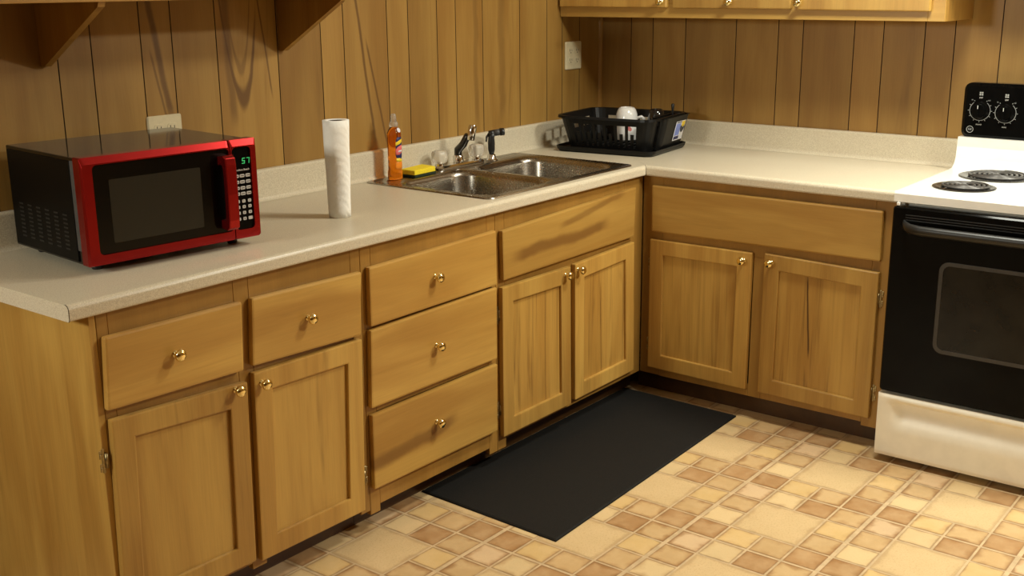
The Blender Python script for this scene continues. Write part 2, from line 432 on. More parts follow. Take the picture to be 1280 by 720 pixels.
# floor: 4 x 4 cells, a large tile ringed by twelve small ones, as printed on the vinyl
def make_floor():
    b = bmesh.new(); uvl = b.loops.layers.uv.new('tile')
    cl = b.loops.layers.float_color.new('tilecol'); pl = b.loops.layers.float_color.new('tilepar')
    def quad(x0, y0, x1, y1, z, col, par, mi):
        f = b.faces.new([b.verts.new(p) for p in ((x0, y0, z), (x1, y0, z), (x1, y1, z), (x0, y1, z))])
        for l, q in zip(f.loops, ((0, 0), (1, 0), (1, 1), (0, 1))): l[uvl].uv = q; l[cl] = (*col, 1); l[pl] = (*par, 1)
        f.material_index = mi
    lt, tn, br = srgb(216, 188, 140), srgb(198, 164, 116), srgb(176, 136, 92)
    ye, pk, bg = srgb(216, 182, 124), srgb(214, 182, 142), srgb(212, 183, 136)
    cells = [[br, lt, tn, pk], [ye, None, None, lt], [tn, None, None, br], [br, tn, ye, tn]]
    P, xs, ys = .4215, -1.1235, -1.3415; s = P/4; gt = .0065
    for i in range(-16, 3):
        for j in range(-8, 13):
            cx, cy = xs+i*P, ys-j*P
            if cx > -.02 or cx < X0-.01 or cy < Y0 or cy > .4: continue
            def q(a0, a1, b0, b1, c, par):
                ga = [gt*.5]*4
                if a0 == 0: ga[0] = gt*.7
                if a1 == 4: ga[1] = gt*.7
                if b0 == 0: ga[2] = gt*1.0
                if b1 == 4: ga[3] = gt*1.0
                xa, xb = cx+a0*s+ga[0], cx+a1*s-ga[1]; ya, yb = cy-b1*s+ga[3], cy-b0*s-ga[2]
                xa, ya = max(xa, X0), max(ya, Y0); xb, yb = min(xb, 0), min(yb, 0)
                if xb-xa > .004 and yb-ya > .004: quad(xa, ya, xb, yb, 0, c, par, 0)
            for r in range(4):
                for c in range(4):
                    k = cells[r][c]
                    if k is None: continue
                    v = random.uniform(.94, 1.06); kk = tuple(min(1, t*v) for t in k)
                    q(c, c+1, r, r+1, kk, (random.uniform(.45, 1.) if k in (br, tn, pk) else random.uniform(.1, .6), .15, .9))
            q(1, 3, 1, 3, bg, (.10, .55, .45))
    quad(X0, Y0, 0, 0, -.0004, (.4, .3, .2), (0, 0, 0), 1)
    quad(X0, Y0, 0, 0, -.05, (.4, .3, .2), (0, 0, 0), 1)
    me = bpy.data.meshes.new('floor'); b.to_mesh(me); b.free()
    me.materials.append(M['floor']); me.materials.append(M['grout'])
    o = bpy.data.objects.new('floor', me); COL.objects.link(o); struct(o)
make_floor()

# ------------------------------------------------------------------ base cabinets
mapL = lambda u, z, d: (u, -.61-d, z)
mapR = lambda u, z, d: (-.61-d, u, z)
mapU = lambda u, z, d: (-.305-d, u, z)
def quadfront(mb, fn, c, d0, d1, bev=.005):
    """c: TL, TR, BR, BL corners (u, z)"""
    mb.hexa([fn(u, z, d0) for u, z in c]+[fn(u, z, d1) for u, z in c], bev, 2)
def lerp2(p, q, t): return (p[0]+(q[0]-p[0])*t, p[1]+(q[1]-p[1])*t)
def inset(c, w):
    """inset a near-rectangular quad by w on every side"""
    cu = sum(p[0] for p in c)/4; cz = sum(p[1] for p in c)/4
    return [(p[0]+(w if p[0] < cu else -w), p[1]+(w if p[1] < cz else -w)) for p in c]
def knob(parent, fn, u, z, d0, n=20):
    o = Vector(fn(u, z, d0)); ax = Vector(fn(u, z, d0+1))-o
    prof = [(0, 0), (.0085, 0), (.0088, .002), (.0062, .0045), (.0052, .012), (.0068, .0145), (.0125, .0165), (.0153, .0205), (.0150, .0245), (.0118, .0285), (.006, .0305), (0, .031)]
    return MB().lathe(prof, axis_mat(o, ax), n).build('knob', 'brass', parent)
def hinge(parent, fn, u, z, side):
    mb = MB()
    def bx(ua, ub, za, zb, da, db, bv=.001):
        mb.hexa([fn(ua, za, da), fn(ub, za, da), fn(ub, zb, da), fn(ua, zb, da), fn(ua, za, db), fn(ub, za, db), fn(ub, zb, db), fn(ua, zb, db)], bv, 1)
    bx(u, u+side*.013, z-.026, z-.006, .0005, .003); bx(u, u+side*.013, z+.006, z+.026, .0005, .003); bx(u, u+side*.007, z-.03, z+.03, .0005, .004)
    mb.tube([fn(u-side*.003, z-.018, .005), fn(u-side*.003, z+.018, .005)], .004, 8)
    for dz in (-.016, .016): mb.lathe([(0, 0), (.003, 0), (.0022, .0015), (0, .002)], axis_mat(fn(u+side*.009, z+dz, .003), Vector(fn(0, 0, 1))-Vector(fn(0, 0, 0))), 8)
    return mb.build('hinge', 'oldbrass', parent)
D0, D1 = .001, .020
def drawer(parent, fn, c, mat, kn=None, name='drawer_front'):
    mb = MB(); quadfront(mb, fn, c, D0, D1, .006)
    o = mb.build(name, mat, parent)
    if kn: knob(o, fn, kn[0], kn[1], D1)
    return o
def door(parent, fn, c, mat, pmat, kn=None, hg=None, w=.058, hz=(), name='door'):
    ci = inset(c, w); mb = MB(); b = bmesh.new()
    vo0 = [b.verts.new(fn(u, z, D0)) for u, z in c]; vo1 = [b.verts.new(fn(u, z, D1)) for u, z in c]
    vi1 = [b.verts.new(fn(u, z, D1)) for u, z in ci]; vi0 = [b.verts.new(fn(u, z, D0)) for u, z in ci]
    for k in range(4):
        j = (k+1) % 4
        for q in ((vo0[k], vo0[j], vo1[j], vo1[k]), (vo1[k], vo1[j], vi1[j], vi1[k]), (vi1[k], vi1[j], vi0[j], vi0[k]), (vi0[k], vi0[j], vo0[j], vo0[k])): b.faces.new(q)
    bmesh.ops.recalc_face_normals(b, faces=b.faces)
    es = [e for e in b.edges if e.calc_face_angle() > .5]
    bmesh.ops.bevel(b, geom=es, offset=.004, segments=2, profile=.6, affect='EDGES')
    for f in b.faces: f.smooth = False
    mb._take(b); o = mb.build(name, mat, parent)
    pb = MB(); cp = inset(c, w-.004); quadfront(pb, fn, cp, .003, .010, 0)
    pb.build('panel', pmat, o)
    if kn: knob(o, fn, kn[0], kn[1], D1)
    if hg is not None:
        cu = sum(p[0] for p in c)/4; edge = max((p[0] for p in c), key=lambda v: (v-cu)*hg)
        for z in hz: hinge(o, fn, edge+hg*.002, z, hg)
    return o
def carcass(parent, fn, u0, u1, mat, z0=.09, z1=.872, back=.585, ends=(True, True), dep0=0.02):
    """side, bottom and back boards behind the face frame"""
    mb = MB()
    def bx(ua, ub, za, zb, da, db):
        mb.hexa([fn(ua, za, da), fn(ub, za, da), fn(ub, zb, da), fn(ua, zb, da), fn(ua, za, db), fn(ub, za, db), fn(ub, zb, db), fn(ua, zb, db)])
    s = 1 if u1 > u0 else -1
    if ends[0]: bx(u0, u0+s*.016, z0, z1, -dep0, -back)
    if ends[1]: bx(u1-s*.016, u1, z0, z1, -dep0, -back)
    bx(u0+s*.017, u1-s*.017, z0+.005, z0+.021, -dep0, -back); bx(u0+s*.017, u1-s*.017, z0+.022, z1, -back+.012, -back+.002)
    return mb.build('carcass', mat, parent)
def frame(parent, fn, boards, mat='frame', name='face_frame'):
    mb = MB()
    for ua, ub, za, zb in boards:
        mb.hexa([fn(ua, za, 0), fn(ub, za, 0), fn(ub, zb, 0), fn(ua, zb, 0), fn(ua, za, -.019), fn(ub, za, -.019), fn(ub, zb, -.019), fn(ua, zb, -.019)], .0012, 1)
    return mb.build(name, mat, parent)
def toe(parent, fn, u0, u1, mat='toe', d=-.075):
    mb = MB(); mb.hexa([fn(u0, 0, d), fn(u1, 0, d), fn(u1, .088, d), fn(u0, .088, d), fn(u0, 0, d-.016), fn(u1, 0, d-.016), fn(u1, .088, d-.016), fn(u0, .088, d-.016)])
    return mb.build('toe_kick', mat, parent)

# A: two drawers over two doors, free end
cA = thing('base_cabinet', 'honey maple base cabinet under the red microwave, two drawers over two doors', 'cabinet')
A0, A1 = -2.962, -2.117
carcass(cA, mapL, A0+.018, A1-.001, 'frame', back=.60)
mb = MB(); mb.box((A0, -.61, .0), (A0+.017, -.012, .874), .001, 1); mb.build('end_panel', 'cabZ', cA)
frame(cA, mapL, [(A0+.018, -2.915, .07, .874), (-2.56, -2.512, .07, .874), (-2.155, A1, .07, .874), (-2.915, -2.56, .79, .874), (-2.512, -2.155, .79, .874),
                 (-2.915, -2.56, .60, .66), (-2.512, -2.155, .60, .66), (-2.915, -2.56, .088, .125), (-2.512, -2.155, .088, .125)])
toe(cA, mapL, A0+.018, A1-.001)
drawer(cA, mapL, [(-2.937, .820), (-2.549, .816), (-2.558, .636), (-2.948, .646)], 'cabX', (-2.757, .734))
drawer(cA, mapL, [(-2.518, .817), (-2.130, .808), (-2.142, .625), (-2.529, .639)], 'cabX', (-2.336, .724))
door(cA, mapL, [(-2.942, .622), (-2.550, .604), (-2.562, .104), (-2.957, .108)], 'cabZ', 'cabZ', (-2.589, .594), -1, hz=(.525, .19))
door(cA, mapL, [(-2.528, .620), (-2.140, .614), (-2.156, .092), (-2.543, .094)], 'cabZ', 'cabZ', (-2.505, .588), 1, hz=(.52, .19))
# B: drawer stack
cB = thing('drawer_cabinet', 'honey maple base cabinet with a stack of three drawers', 'cabinet')
B0, B1 = -2.116, -1.513
carcass(cB, mapL, B0, B1, 'frame')
frame(cB, mapL, [(B0, -2.075, .055, .874), (-1.555, B1, .055, .874), (-2.075, -1.555, .80, .874), (-2.075, -1.555, .617, .65), (-2.075, -1.555, .372, .402), (-2.075, -1.555, .078, .152)])
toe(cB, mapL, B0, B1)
drawer(cB, mapL, [(-2.100, .813), (-1.530, .821), (-1.528, .641), (-2.102, .639)], 'cabX', (-1.825, .730))
drawer(cB, mapL, [(-2.104, .629), (-1.529, .634), (-1.531, .391), (-2.113, .395)], 'cabX', (-1.827, .514))
drawer(cB, mapL, [(-2.112, .374), (-1.530, .374), (-1.534, .138), (-2.114, .141)], 'lowdrawer', (-1.836, .267))
# C: sink base
cC = thing('sink_cabinet', 'honey maple cabinet below the sink with a plain false front over two doors', 'cabinet')
C0, C1 = -1.512, -.612
carcass(cC, mapL, C0, C1, 'frame', ends=(True, False))
frame(cC, mapL, [(C0, -1.465, .055, .874), (-.745, C1, .09, .874), (-1.1255, -1.0695, .088, .61), (-1.465, -.745, .80, .874), (-1.465, -.745, .61, .66), (-1.465, -1.126, .088, .13), (-1.069, -.745, .088, .13)])
toe(cC, mapL, C0, -.56)
drawer(cC, mapL, [(-1.498, .813), (-.690, .840), (-.700, .652), (-1.494, .647)], 'sinkfront', None, 'false_front')
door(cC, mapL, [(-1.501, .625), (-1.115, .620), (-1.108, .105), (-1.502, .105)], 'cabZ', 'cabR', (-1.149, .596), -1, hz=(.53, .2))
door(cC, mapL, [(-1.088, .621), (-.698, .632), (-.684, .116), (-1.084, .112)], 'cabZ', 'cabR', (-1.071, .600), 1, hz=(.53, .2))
# D: right run
cD = thing('base_cabinet', 'honey maple base cabinet between the inside corner and the stove', 'cabinet')
E0, E1 = -.612, -1.582
carcass(cD, mapR, E0, E1, 'frame', ends=(False, True))
frame(cD, mapR, [(E0, -.70, .09, .874), (-1.515, E1, .075, .874), (-1.13, -1.08, .088, .62), (-.70, -1.515, .80, .874), (-.70, -1.515, .62, .68), (-.70, -1.0795, .088, .135), (-1.1305, -1.515, .088, .135)])
toe(cD, mapR, -.56, E1)
drawer(cD, mapR, [(-.659, .842), (-1.545, .843), (-1.547, .671), (-.661, .664)], 'cabY', None, 'false_front')
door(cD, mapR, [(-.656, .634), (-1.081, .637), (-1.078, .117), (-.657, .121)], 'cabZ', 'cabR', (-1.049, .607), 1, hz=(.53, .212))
door(cD, mapR, [(-1.130, .643), (-1.546, .633), (-1.547, .112), (-1.128, .119)], 'cabZ', 'crackdoor', (-1.157, .613), -1, hz=(.54, .203))
# upper cabinet
cU = thing('wall_cabinet', 'honey maple upper cabinet hung above the stove-side counter', 'cabinet')
U1, ZB, ZT = -1.588, 1.443, 2.18
mb = MB()
mb.box((-.286, -.018, ZB), (-.003, -.002, ZT)); mb.box((-.286, U1, ZB), (-.003, U1+.016, ZT), .001, 1); mb.box((-.286, U1+.017, ZB+.012), (-.003, -.019, ZB+.028)); mb.box((-.286, U1+.017, ZT-.016), (-.003, -.019, ZT)); mb.box((-.010, U1+.017, ZB+.03), (-.003, -.019, ZT-.017))
mb.build('carcass', 'cabZ', cU)
frame(cU, mapU, [(-.002, -.03, ZB, ZT), (-.515, -.555, ZB+.055, ZT-.06), (-1.03, -1.075, ZB+.055, ZT-.06), (-1.53, U1, ZB, ZT), (-.03, -1.53, ZB, ZB+.055), (-.03, -1.53, ZT-.06, ZT)], 'cabY')
door(cU, mapU, [(-.012, 2.15), (-.523, 2.15), (-.523, 1.483), (-.012, 1.484)], 'cabZ', 'cabZ', (-.500, 1.507))
door(cU, mapU, [(-.549, 2.15), (-1.040, 2.15), (-1.040, 1.481), (-.549, 1.481)], 'cabZ', 'cabZ', (-.795, 1.507))
door(cU, mapU, [(-1.062, 2.15), (-1.542, 2.15), (-1.542, 1.476), (-1.062, 1.479)], 'cabZ', 'cabZ', (-1.072, 1.505))

# ------------------------------------------------------------------ countertop
H, HB, W_, LX, MY = .914, .876, .635, -3.021, -1.587
ct = thing('countertop', 'L-shaped beige speckled laminate countertop with a low backsplash', 'countertop')
SX0, SX1, SY0, SY1 = -1.522, -.660, -.600, -.034      # sink outline
def slab_profile(a0, a1, rf=True):
    """(depth from wall, z) cross-section; rounded front when a1 is the front"""
    if not rf: return [(a0, HB), (a1, HB), (a1, H), (a0, H)]
    r1, r2 = .013, .006; P = [(a0, HB)]
    for a in range(-90, 1, 30): P.append((a1-r2+r2*math.cos(R(a)), HB+r2+r2*math.sin(R(a))))
    for a in range(0, 91, 15): P.append((a1-r1+r1*math.cos(R(a)), H-r1+r1*math.sin(R(a))))
    P.append((a0, H)); return P
cut = .012
mb = MB()
mb.extrude(slab_profile(.003, W_), lambda a, z: (LX+.001, -a, z), lambda a, z: (SX0+cut, -a, z))
mb.extrude(slab_profile(-(SY0+cut), W_), lambda a, z: (SX0+cut, -a, z), lambda a, z: (SX1-cut, -a, z))
mb.extrude(slab_profile(.003, -(SY1-cut), False), lambda a, z: (SX0+cut, -a, z), lambda a, z: (SX1-cut, -a, z))
mb.extrude(slab_profile(.003, W_), lambda a, z: (SX1-cut, -a, z), lambda a, z: (-a-.0004, -a, z))
mb.build('sink_run_slab', 'lam', ct, weld=True)
mb = MB()
mb.extrude(slab_profile(.003, W_), lambda a, z: (-a, -a-.0004, z), lambda a, z: (-a, MY, z))
mb.build('stove_run_slab', 'lam', ct)
mb = MB(); mb.extrude([(a, z) for a, z in slab_profile(.003, W_+.0006)], lambda a, z: (LX-.0008, -a, z), lambda a, z: (LX, -a, z)); mb.build('end_cap', 'lam', ct)
mb = MB(); q = [p for p in slab_profile(.003, W_+.0008) if p[0] > .5]
mb.tube([(LX+.0005, -a, z) for a, z in q], .0009, 6); mb.build('edge_seam', 'seam', ct)
def bs_profile():
    t = .020; P = [(.002, H+.0005), (t+.015, H+.0005)]
    for a in range(0, 91, 15): P.append((t+.015-.015*math.sin(R(a)), H+.0005+.015*(1-math.cos(R(a)))))
    for a in range(0, 91, 30): P.append((t-.008+.008*math.cos(R(a)), H+.102-.008+.008*math.sin(R(a))))
    P.append((.002, H+.102)); return P
mb = MB(); mb.extrude(bs_profile(), lambda a, z: (LX, -a, z), lambda a, z: (-a-.0003, -a, z)); mb.build('backsplash', 'lam', ct)
mb = MB(); mb.extrude(bs_profile(), lambda a, z: (-a, -a-.0003, z), lambda a, z: (-a, MY, z)); mb.build('backsplash', 'lam', ct)
mb = MB(); q = [p for p in slab_profile(.003, W_+.0003) if p[0] > .62]
mb.tube([(-a-.0003, -a-.0003, z) for a, z in q], .0008, 6); mb.build('mitre_seam', 'seam', ct)

# ------------------------------------------------------------------ sink
sk = thing('kitchen_sink', 'double-bowl stainless steel sink set in the countertop', 'sink', ((SX0+SX1)/2, (SY0+SY1)/2, H))
def make_sink():
    b = bmesh.new()
    def ring(P, z): return [b.verts.new((x, y, z)) for x, y in P]
    def loft(a, c):
        m = len(a)
        for k in range(m): b.faces.new((a[k], a[(k+1) % m], c[(k+1) % m], c[k]))
    n = 8
    o0 = ring(rrect(SX0, SY0, SX1, SY1, .028, n), H+.0008); o1 = ring(rrect(SX0+.002, SY0+.002, SX1-.002, SY1-.002, .027, n), H+.0045)
    o2 = ring(rrect(SX0+.014, SY0+.014, SX1-.014, SY1-.014, .02, n), H+.0045); o3 = ring(rrect(SX0+.019, SY0+.019, SX1-.019, SY1-.019, .018, n), H+.0025)
    loft(o0, o1); loft(o1, o2); loft(o2, o3)
    mid = (SX0+SX1)/2; inner = []
    for xa, xb in ((SX0+.040, mid-.016), (mid+.016, SX1-.040)):
        ya, yb = SY0+.038, SY1-.100
        r0 = ring(rrect(xa, ya, xb, yb, .075, n), H+.0025); inner.append(r0); prev = r0
        for ins, dz, rr in ((.004, -.0005, .074), (.009, -.006, .072), (.012, -.016, .071), (.020, -.135, .066), (.028, -.155, .062), (.045, -.170, .05), (.075, -.176, .04)):
            c = ring(rrect(xa+ins, ya+ins, xb-ins, yb-ins, rr, n), H+dz); loft(prev, c); prev = c
        b.faces.new(prev)
    es = []
    for L in [o3]+inner:
        for k in range(len(L)): es.append(b.edges.get((L[k], L[(k+1) % len(L)])))
    bmesh.ops.triangle_fill(b, use_beauty=True, use_dissolve=False, edges=es)
    bmesh.ops.recalc_face_normals(b, faces=b.faces)
    up = [f for f in b.faces if abs(f.normal.z) > .9 and f.calc_center_median().z > H]
    if sum(f.normal.z for f in up) < 0: bmesh.ops.reverse_faces(b, faces=b.faces)
    for f in b.faces: f.smooth = True
    for e in b.edges:
        if len(e.link_faces) == 2 and e.calc_face_angle() > .75: e.smooth = False
    m = MB(); m._take(b); m.build('basin', 'steel', sk, origin=sk.location)
    for xc in ((SX0+.040+mid-.016)/2, (mid+.016+SX1-.040)/2):
        d = MB(); yc = (SY0+.038+SY1-.100)/2
        d.lathe([(0, -.174), (.020, -.174), (.024, -.1725), (.044, -.1718), (.0455, -.1735), (.0455, -.1755), (0, -.1755)], Matrix.Translation((xc, yc, H)), 24)
        for k in range(8): a = k*PI/4; d.lathe([(0, 0), (.003, 0), (.0025, .0012), (0, .0014)], Matrix.Translation((xc+.012*math.cos(a), yc+.012*math.sin(a), H-.174)), 8)
        d.build('drain', 'chrome', sk, origin=sk.location)
make_sink()
ZD = H+.0027   # deck of the sink

# faucet
FX, FY = -1.066, -.078
fc = thing('faucet', 'chrome faucet with dark spout and two clear acrylic knobs on the sink', 'faucet', (FX, FY, ZD))
o = fc.location
mb = MB(); rprism(mb, FX-.135, FY-.027, FX+.135, FY+.027, .024, lambda a, b, d: (a, b, d), ZD+.0003, ZD+.016, .006); mb.build('deck_plate', 'chrome', fc, origin=o)
for sgn in (-1, 1):
    hx = FX+sgn*.106
    st = MB().lathe([(0, .0163), (.017, .0163), (.016, .024), (.011, .027), (.010, .034), (0, .034)], Matrix.Translation((hx, FY, ZD)), 20).build('valve_stem', 'chrome', fc, origin=o)
    mb = MB(); n = 32; prof = [(0, .0345), (.016, .0345), (.025, .039), (.0285, .050), (.0285, .070), (.0255, .079), (.017, .0825), (0, .0830)]
    vs = []; fs = []
    for r, h in prof:
        for k in range(n):
            a = 2*PI*k/n; rr = r*(1+.055*math.cos(8*a)); vs.append((hx+rr*math.cos(a), FY+rr*math.sin(a), ZD-.010+h))
    for i in range(len(prof)-1):
        for k in range(n): fs.append((i*n+k, i*n+(k+1) % n, (i+1)*n+(k+1) % n, (i+1)*n+k))
    mb.poly(vs, fs, smooth=True); h = mb.build('handle', 'acrylic', fc, origin=o, weld=True); h['label'] = 'clear acrylic faucet handle'
mb = MB(); mb.lathe([(0, .0163), (.019, .0163), (.019, .040), (.016, .044), (0, .044)], Matrix.Translation((FX, FY, ZD)), 24); mb.build('spout_base', 'chrome', fc, origin=o)
b0 = Vector((FX, FY, ZD+.044)); b1 = b0+Vector((-.004, -.052, .078))
mb = MB(); mb.tube([b0-Vector((0, 0, .006)), b0+Vector((-.004, -.004, .020)), b0.lerp(b1, .55), b0.lerp(b1, .9), b1], [.015, .0155, .0145, .0135, .0125], 14); mb.build('spout', 'darkchrome', fc, origin=o)
hd = b1+Vector((.002, -.012, -.018)); hm = axis_mat(hd, (.12, -.10, 1))
mb = MB(); mb.lathe([(0, 0), (.0135, 0), (.0150, .003), (.0155, .050), (.013, .056), (0, .057)], hm, 24); mb.build('spout_head', 'chrome', fc, origin=o)

# side sprayer
PX, PY = -.875, -.084
sp = thing('sink_sprayer', 'black pull-out sprayer in a chrome holder right of the faucet', 'sprayer', (PX, PY, ZD)); o = sp.location
MB().lathe([(0, .0003), (.024, .0003), (.024, .004), (.018, .010), (.015, .024), (.012, .026), (0, .026)], Matrix.Translation((PX, PY, ZD)), 24).build('holder', 'chrome', sp, origin=o)
k0 = Vector((PX, PY, ZD+.024))
MB().tube([k0, k0+Vector((0, 0, .018)), k0+Vector((0, 0, .044)), k0+Vector((0, 0, .066)), k0+Vector((.004, -.006, .083))], [.009, .0135, .014, .012, .011], 14).build('grip', 'blackplastic', sp, origin=o)
k1 = k0+Vector((.0, .0, .081)); dr = Vector((.62, -.60, .10)).normalized()
MB().tube([k1-dr*.010, k1+dr*.012], [.011, .0125], 14).build('neck', 'blackplastic', sp, origin=o)
MB().tube([k1+dr*.012, k1+dr*.034], [.0125, .0125], 16).build('collar', 'greyplastic', sp, origin=o)
MB().tube([k1+dr*.034, k1+dr*.050, k1+dr*.052], [.0145, .0145, .010], 16).build('nozzle', 'blackplastic', sp, origin=o)
MB().tube([k1-dr*.008, k1-dr*.018-Vector((0, 0, .012)), k1-dr*.020-Vector((0, 0, .030))], [.005, .0045, .0035], 8).build('trigger', 'blackplastic', sp, origin=o)

# dish soap bottle
BX, BY = -1.412, -.082
bt = thing('dish_soap_bottle', 'bottle of orange dish soap with a clear cap at the sink corner', 'bottle', (BX, BY, ZD), R(-8))
def ellipse_loft(rings, mat, name, parent, n=28, close=True):
    vs = []; fs = []
    for rx, ry, z in rings:
        for k in range(n):
            a = 2*PI*k/n; vs.append((rx*math.cos(a), ry*math.sin(a), z))
    for i in range(len(rings)-1):
        for k in range(n): fs.append((i*n+k, i*n+(k+1) % n, (i+1)*n+(k+1) % n, (i+1)*n+k))
    if close: fs += [tuple(range(n)), tuple((len(rings)-1)*n+k for k in range(n))]
    return MB().poly(vs, fs, smooth=True).build(name, mat, parent)
ellipse_loft([(.021, .019, .0005), (.0265, .0235, .002), (.0275, .0245, .008), (.0270, .0240, .028), (.0250, .0220, .036), (.0245, .0215, .06), (.0250, .022, .10), (.0255, .0225, .140), (.0262, .0230, .154), (.0255, .0220, .164), (.019, .017, .176), (.0125, .0125, .184)], 'soap', 'bottle_body', bt)
ellipse_loft([(.0128, .0128, .1845), (.0150, .0150, .186), (.0150, .0150, .198), (.0125, .0125, .202)], 'clearcap', 'cap', bt)
ellipse_loft([(.0105, .0105, .2023), (.0095, .0095, .222), (.0070, .0070, .229), (.002, .002, .230)], 'clearcap', 'nozzle', bt)
def on_bottle(u, z, off=.0006):
    """front (-Y) surface of the bottle at horizontal offset u"""
    rx, ry = .0254+off, .0225+off
    a = max(-1, min(1, u/rx)); return (u, -ry*math.sqrt(max(0, 1-a*a)), z)
def label_patch(poly, mat, name, off, n=10):
    """poly as list of (z, ulo, uhi) rows"""
    vs = []; fs = []
    for z, a, b in poly:
        for k in range(n+1): vs.append(on_bottle(a+(b-a)*k/n, z, off))
    for i in range(len(poly)-1):
        for k in range(n): fs.append((i*(n+1)+k, i*(n+1)+k+1, (i+1)*(n+1)+k+1, (i+1)*(n+1)+k))
    ob = MB().poly(vs, fs, recalc=False, smooth=True).build(name, mat, bt)
    sd = ob.modifiers.new('solid', 'SOLIDIFY'); sd.thickness = .0004; sd.offset = 1; return ob
lb = label_patch([(.070, .001, .009), (.080, -.010, .017), (.088, -.012, .018), (.140, -.010, .018), (.150, -.004, .014)], 'navy', 'label', .0010)
def sub(o_, par): o_.parent = par; return o_
sub(label_patch([(.120, -.0118, -.010), (.126, -.0118, .006), (.132, -.0115, .0175), (.138, .002, .0175), (.142, .014, .0175)], 'lyellow', 'label_band', .0018), lb)
sub(label_patch([(.088, -.011, .004), (.096, -.0115, .0165), (.108, -.0115, .0175), (.116, -.004, .0175), (.121, .010, .0175)], 'lpink', 'label_lettering', .0018), lb)
sub(label_patch([(.098, -.004, .010), (.101, -.003, .014), (.104, .002, .015)], 'lwhite', 'label_lettering', .0024), lb)
sub(label_patch([(.038, -.012, .016), (.046, -.014, .018), (.060, -.014, .018), (.066, -.008, .014)], 'lorange', 'label_fruit', .0010), lb)
sub(label_patch([(.064, -.006, .016), (.070, -.011, .018), (.077, -.010, .004)], 'lyellow', 'label_fruit', .0016), lb)
MB().lathe([(0, 0), (.0085, 0), (.0085, .0008), (0, .0008)], axis_mat((.006, -.0190, .1735), (.25, -1, .45)), 18).build('neck_sticker', 'lwhite', bt)

# sponge
sg = thing('sponge', 'yellow sponge with dark scouring pad beside the orange soap bottle', 'sponge', (-1.300, -.089, ZD), R(3))
mb = MB(); mb.box((-.060, -.034, .0005), (.060, .034, .0085), .003, 2); mb.build('scouring_pad', 'scrub', sg)
mb = MB(); mb.hexa([(-.059, -.033, .009), (.059, -.033, .009), (.059, .033, .009), (-.059, .033, .009), (-.058, -.032, .026), (.058, -.033, .028), (.059, .032, .030), (-.058, .033, .027)], .004, 3)
mb.build('foam_block', 'sponge', sg)

# ------------------------------------------------------------------ paper towel roll
pt = thing('paper_towel_roll', 'white paper towel roll standing upright on the counter', 'paper towel roll', (-1.985, -.400, H+.0005))
mb = MB(); n = 48; rows = 12; vs = []; fs = []
for i in range(rows+1):
    z = .286*i/rows; r = .0325+.0065*(i/rows)
    for k in range(n):
        a = 2*PI*k/n; rr = r + .0004*math.sin(5*a+i); vs.append((rr*math.cos(a), rr*math.sin(a), z))
for i in range(rows):
    for k in range(n): fs.append((i*n+k, i*n+(k+1) % n, (i+1)*n+(k+1) % n, (i+1)*n+k))
top = [len(vs)+k for k in range(n)]
for k in range(n): a = 2*PI*k/n; vs.append((.0235*math.cos(a), .0235*math.sin(a), .286))
bot = [len(vs)+k for k in range(n)]
for k in range(n): a = 2*PI*k/n; vs.append((.0205*math.cos(a), .0205*math.sin(a), 0))
for k in range(n):
    j = (k+1) % n; fs.append((rows*n+k, rows*n+j, top[j], top[k])); fs.append((top[k], top[j], bot[j], bot[k])); fs.append((bot[k], bot[j], j, k))
ob = mb.poly(vs, fs, smooth=True).build('paper_wrap', 'paper', pt)
MB().lathe([(.0200, .001), (.0228, .284), (.0212, .284), (.0185, .001), (.0200, .001)], None, 32, cap=False).build('cardboard_tube', 'card', pt)

# ------------------------------------------------------------------ microwave
mw = thing('microwave_oven', 'red and black countertop microwave with a green digital display', 'microwave', (-2.843, -.432, H), R(-5.2))
WD_, DP, Z0, Z1 = .486, .385, .021, .283
mb = MB(); mb.box((.004, .022, Z0), (WD_-.004, DP, Z1-.003), .004, 2); body = mb.build('housing', 'mwbody', mw)
mb = MB(); mb.box((.0005, .040, Z0+.006), (.0038, DP-.012, Z1-.012), .001, 1); sd = mb.build('side_panel', 'mwside', mw)
for c in range(6):
    mb = MB()
    for r in range(9):
        yv = .075+c*.047; zv = Z0+.030+r*.0105
        mb.box((-.0003, yv, zv), (.0010, yv+.022, zv+.0038))
    mb.build('vent_column', 'vent', sd)
mb = MB(); mb.box((.0015, .004, Z0+.034), (.012, .0395, Z1-.010), .002, 2); mb.build('door_edge', 'greyplastic', mw)
# front frame with sloping border: ring between outer and inner rounded outlines
FR = lambda a, b, d: (a, -d, b)
def framering(x0, z0, x1, z1, bl, br, bb, btp, mat, name, parent, rr=.012, dep=.020):
    n = 5
    O = rrect(x0, z0, x1, z1, .004, n); I1 = rrect(x0+bl*.10, z0+bb*.12, x1-br*.20, z1-btp*.85, .008, n); I2 = rrect(x0+bl, z0+bb, x1-br, z1-btp, rr, n)
    rings = [(O, -.018), (O, dep*.45), (I1, dep), (I2, dep), (I2, dep-.005), (I2, -.018)]
    m = len(O); vs = [FR(a, b, (dep-.0075 if (i == 1 and b > z1-.012) else d)) for i, (Q, d) in enumerate(rings) for a, b in Q]; fs = []
    for i in range(len(rings)):
        j = (i+1) % len(rings)
        for k in range(m): fs.append((i*m+k, i*m+(k+1) % m, j*m+(k+1) % m, j*m+k))
    return MB().poly(vs, fs).build(name, mat, parent)
SPL = .404
dr_ = thing('door', None, None); dr_.parent = mw
framering(0, Z0, SPL-.001, Z1, .027, .002, .026, .019, 'red', 'door_frame', dr_)
mb = MB(); rprism(mb, .029, Z0+.025, SPL-.003, Z1-.018, .012, FR, -.015, .0150, 0); mb.build('door_glass', 'darkglass', dr_)
mb = MB(); rprism(mb, .068, Z0+.050, .316, Z1-.058, .004, FR, .0150, .0156, 0); mb.build('window', 'mwwin', dr_)
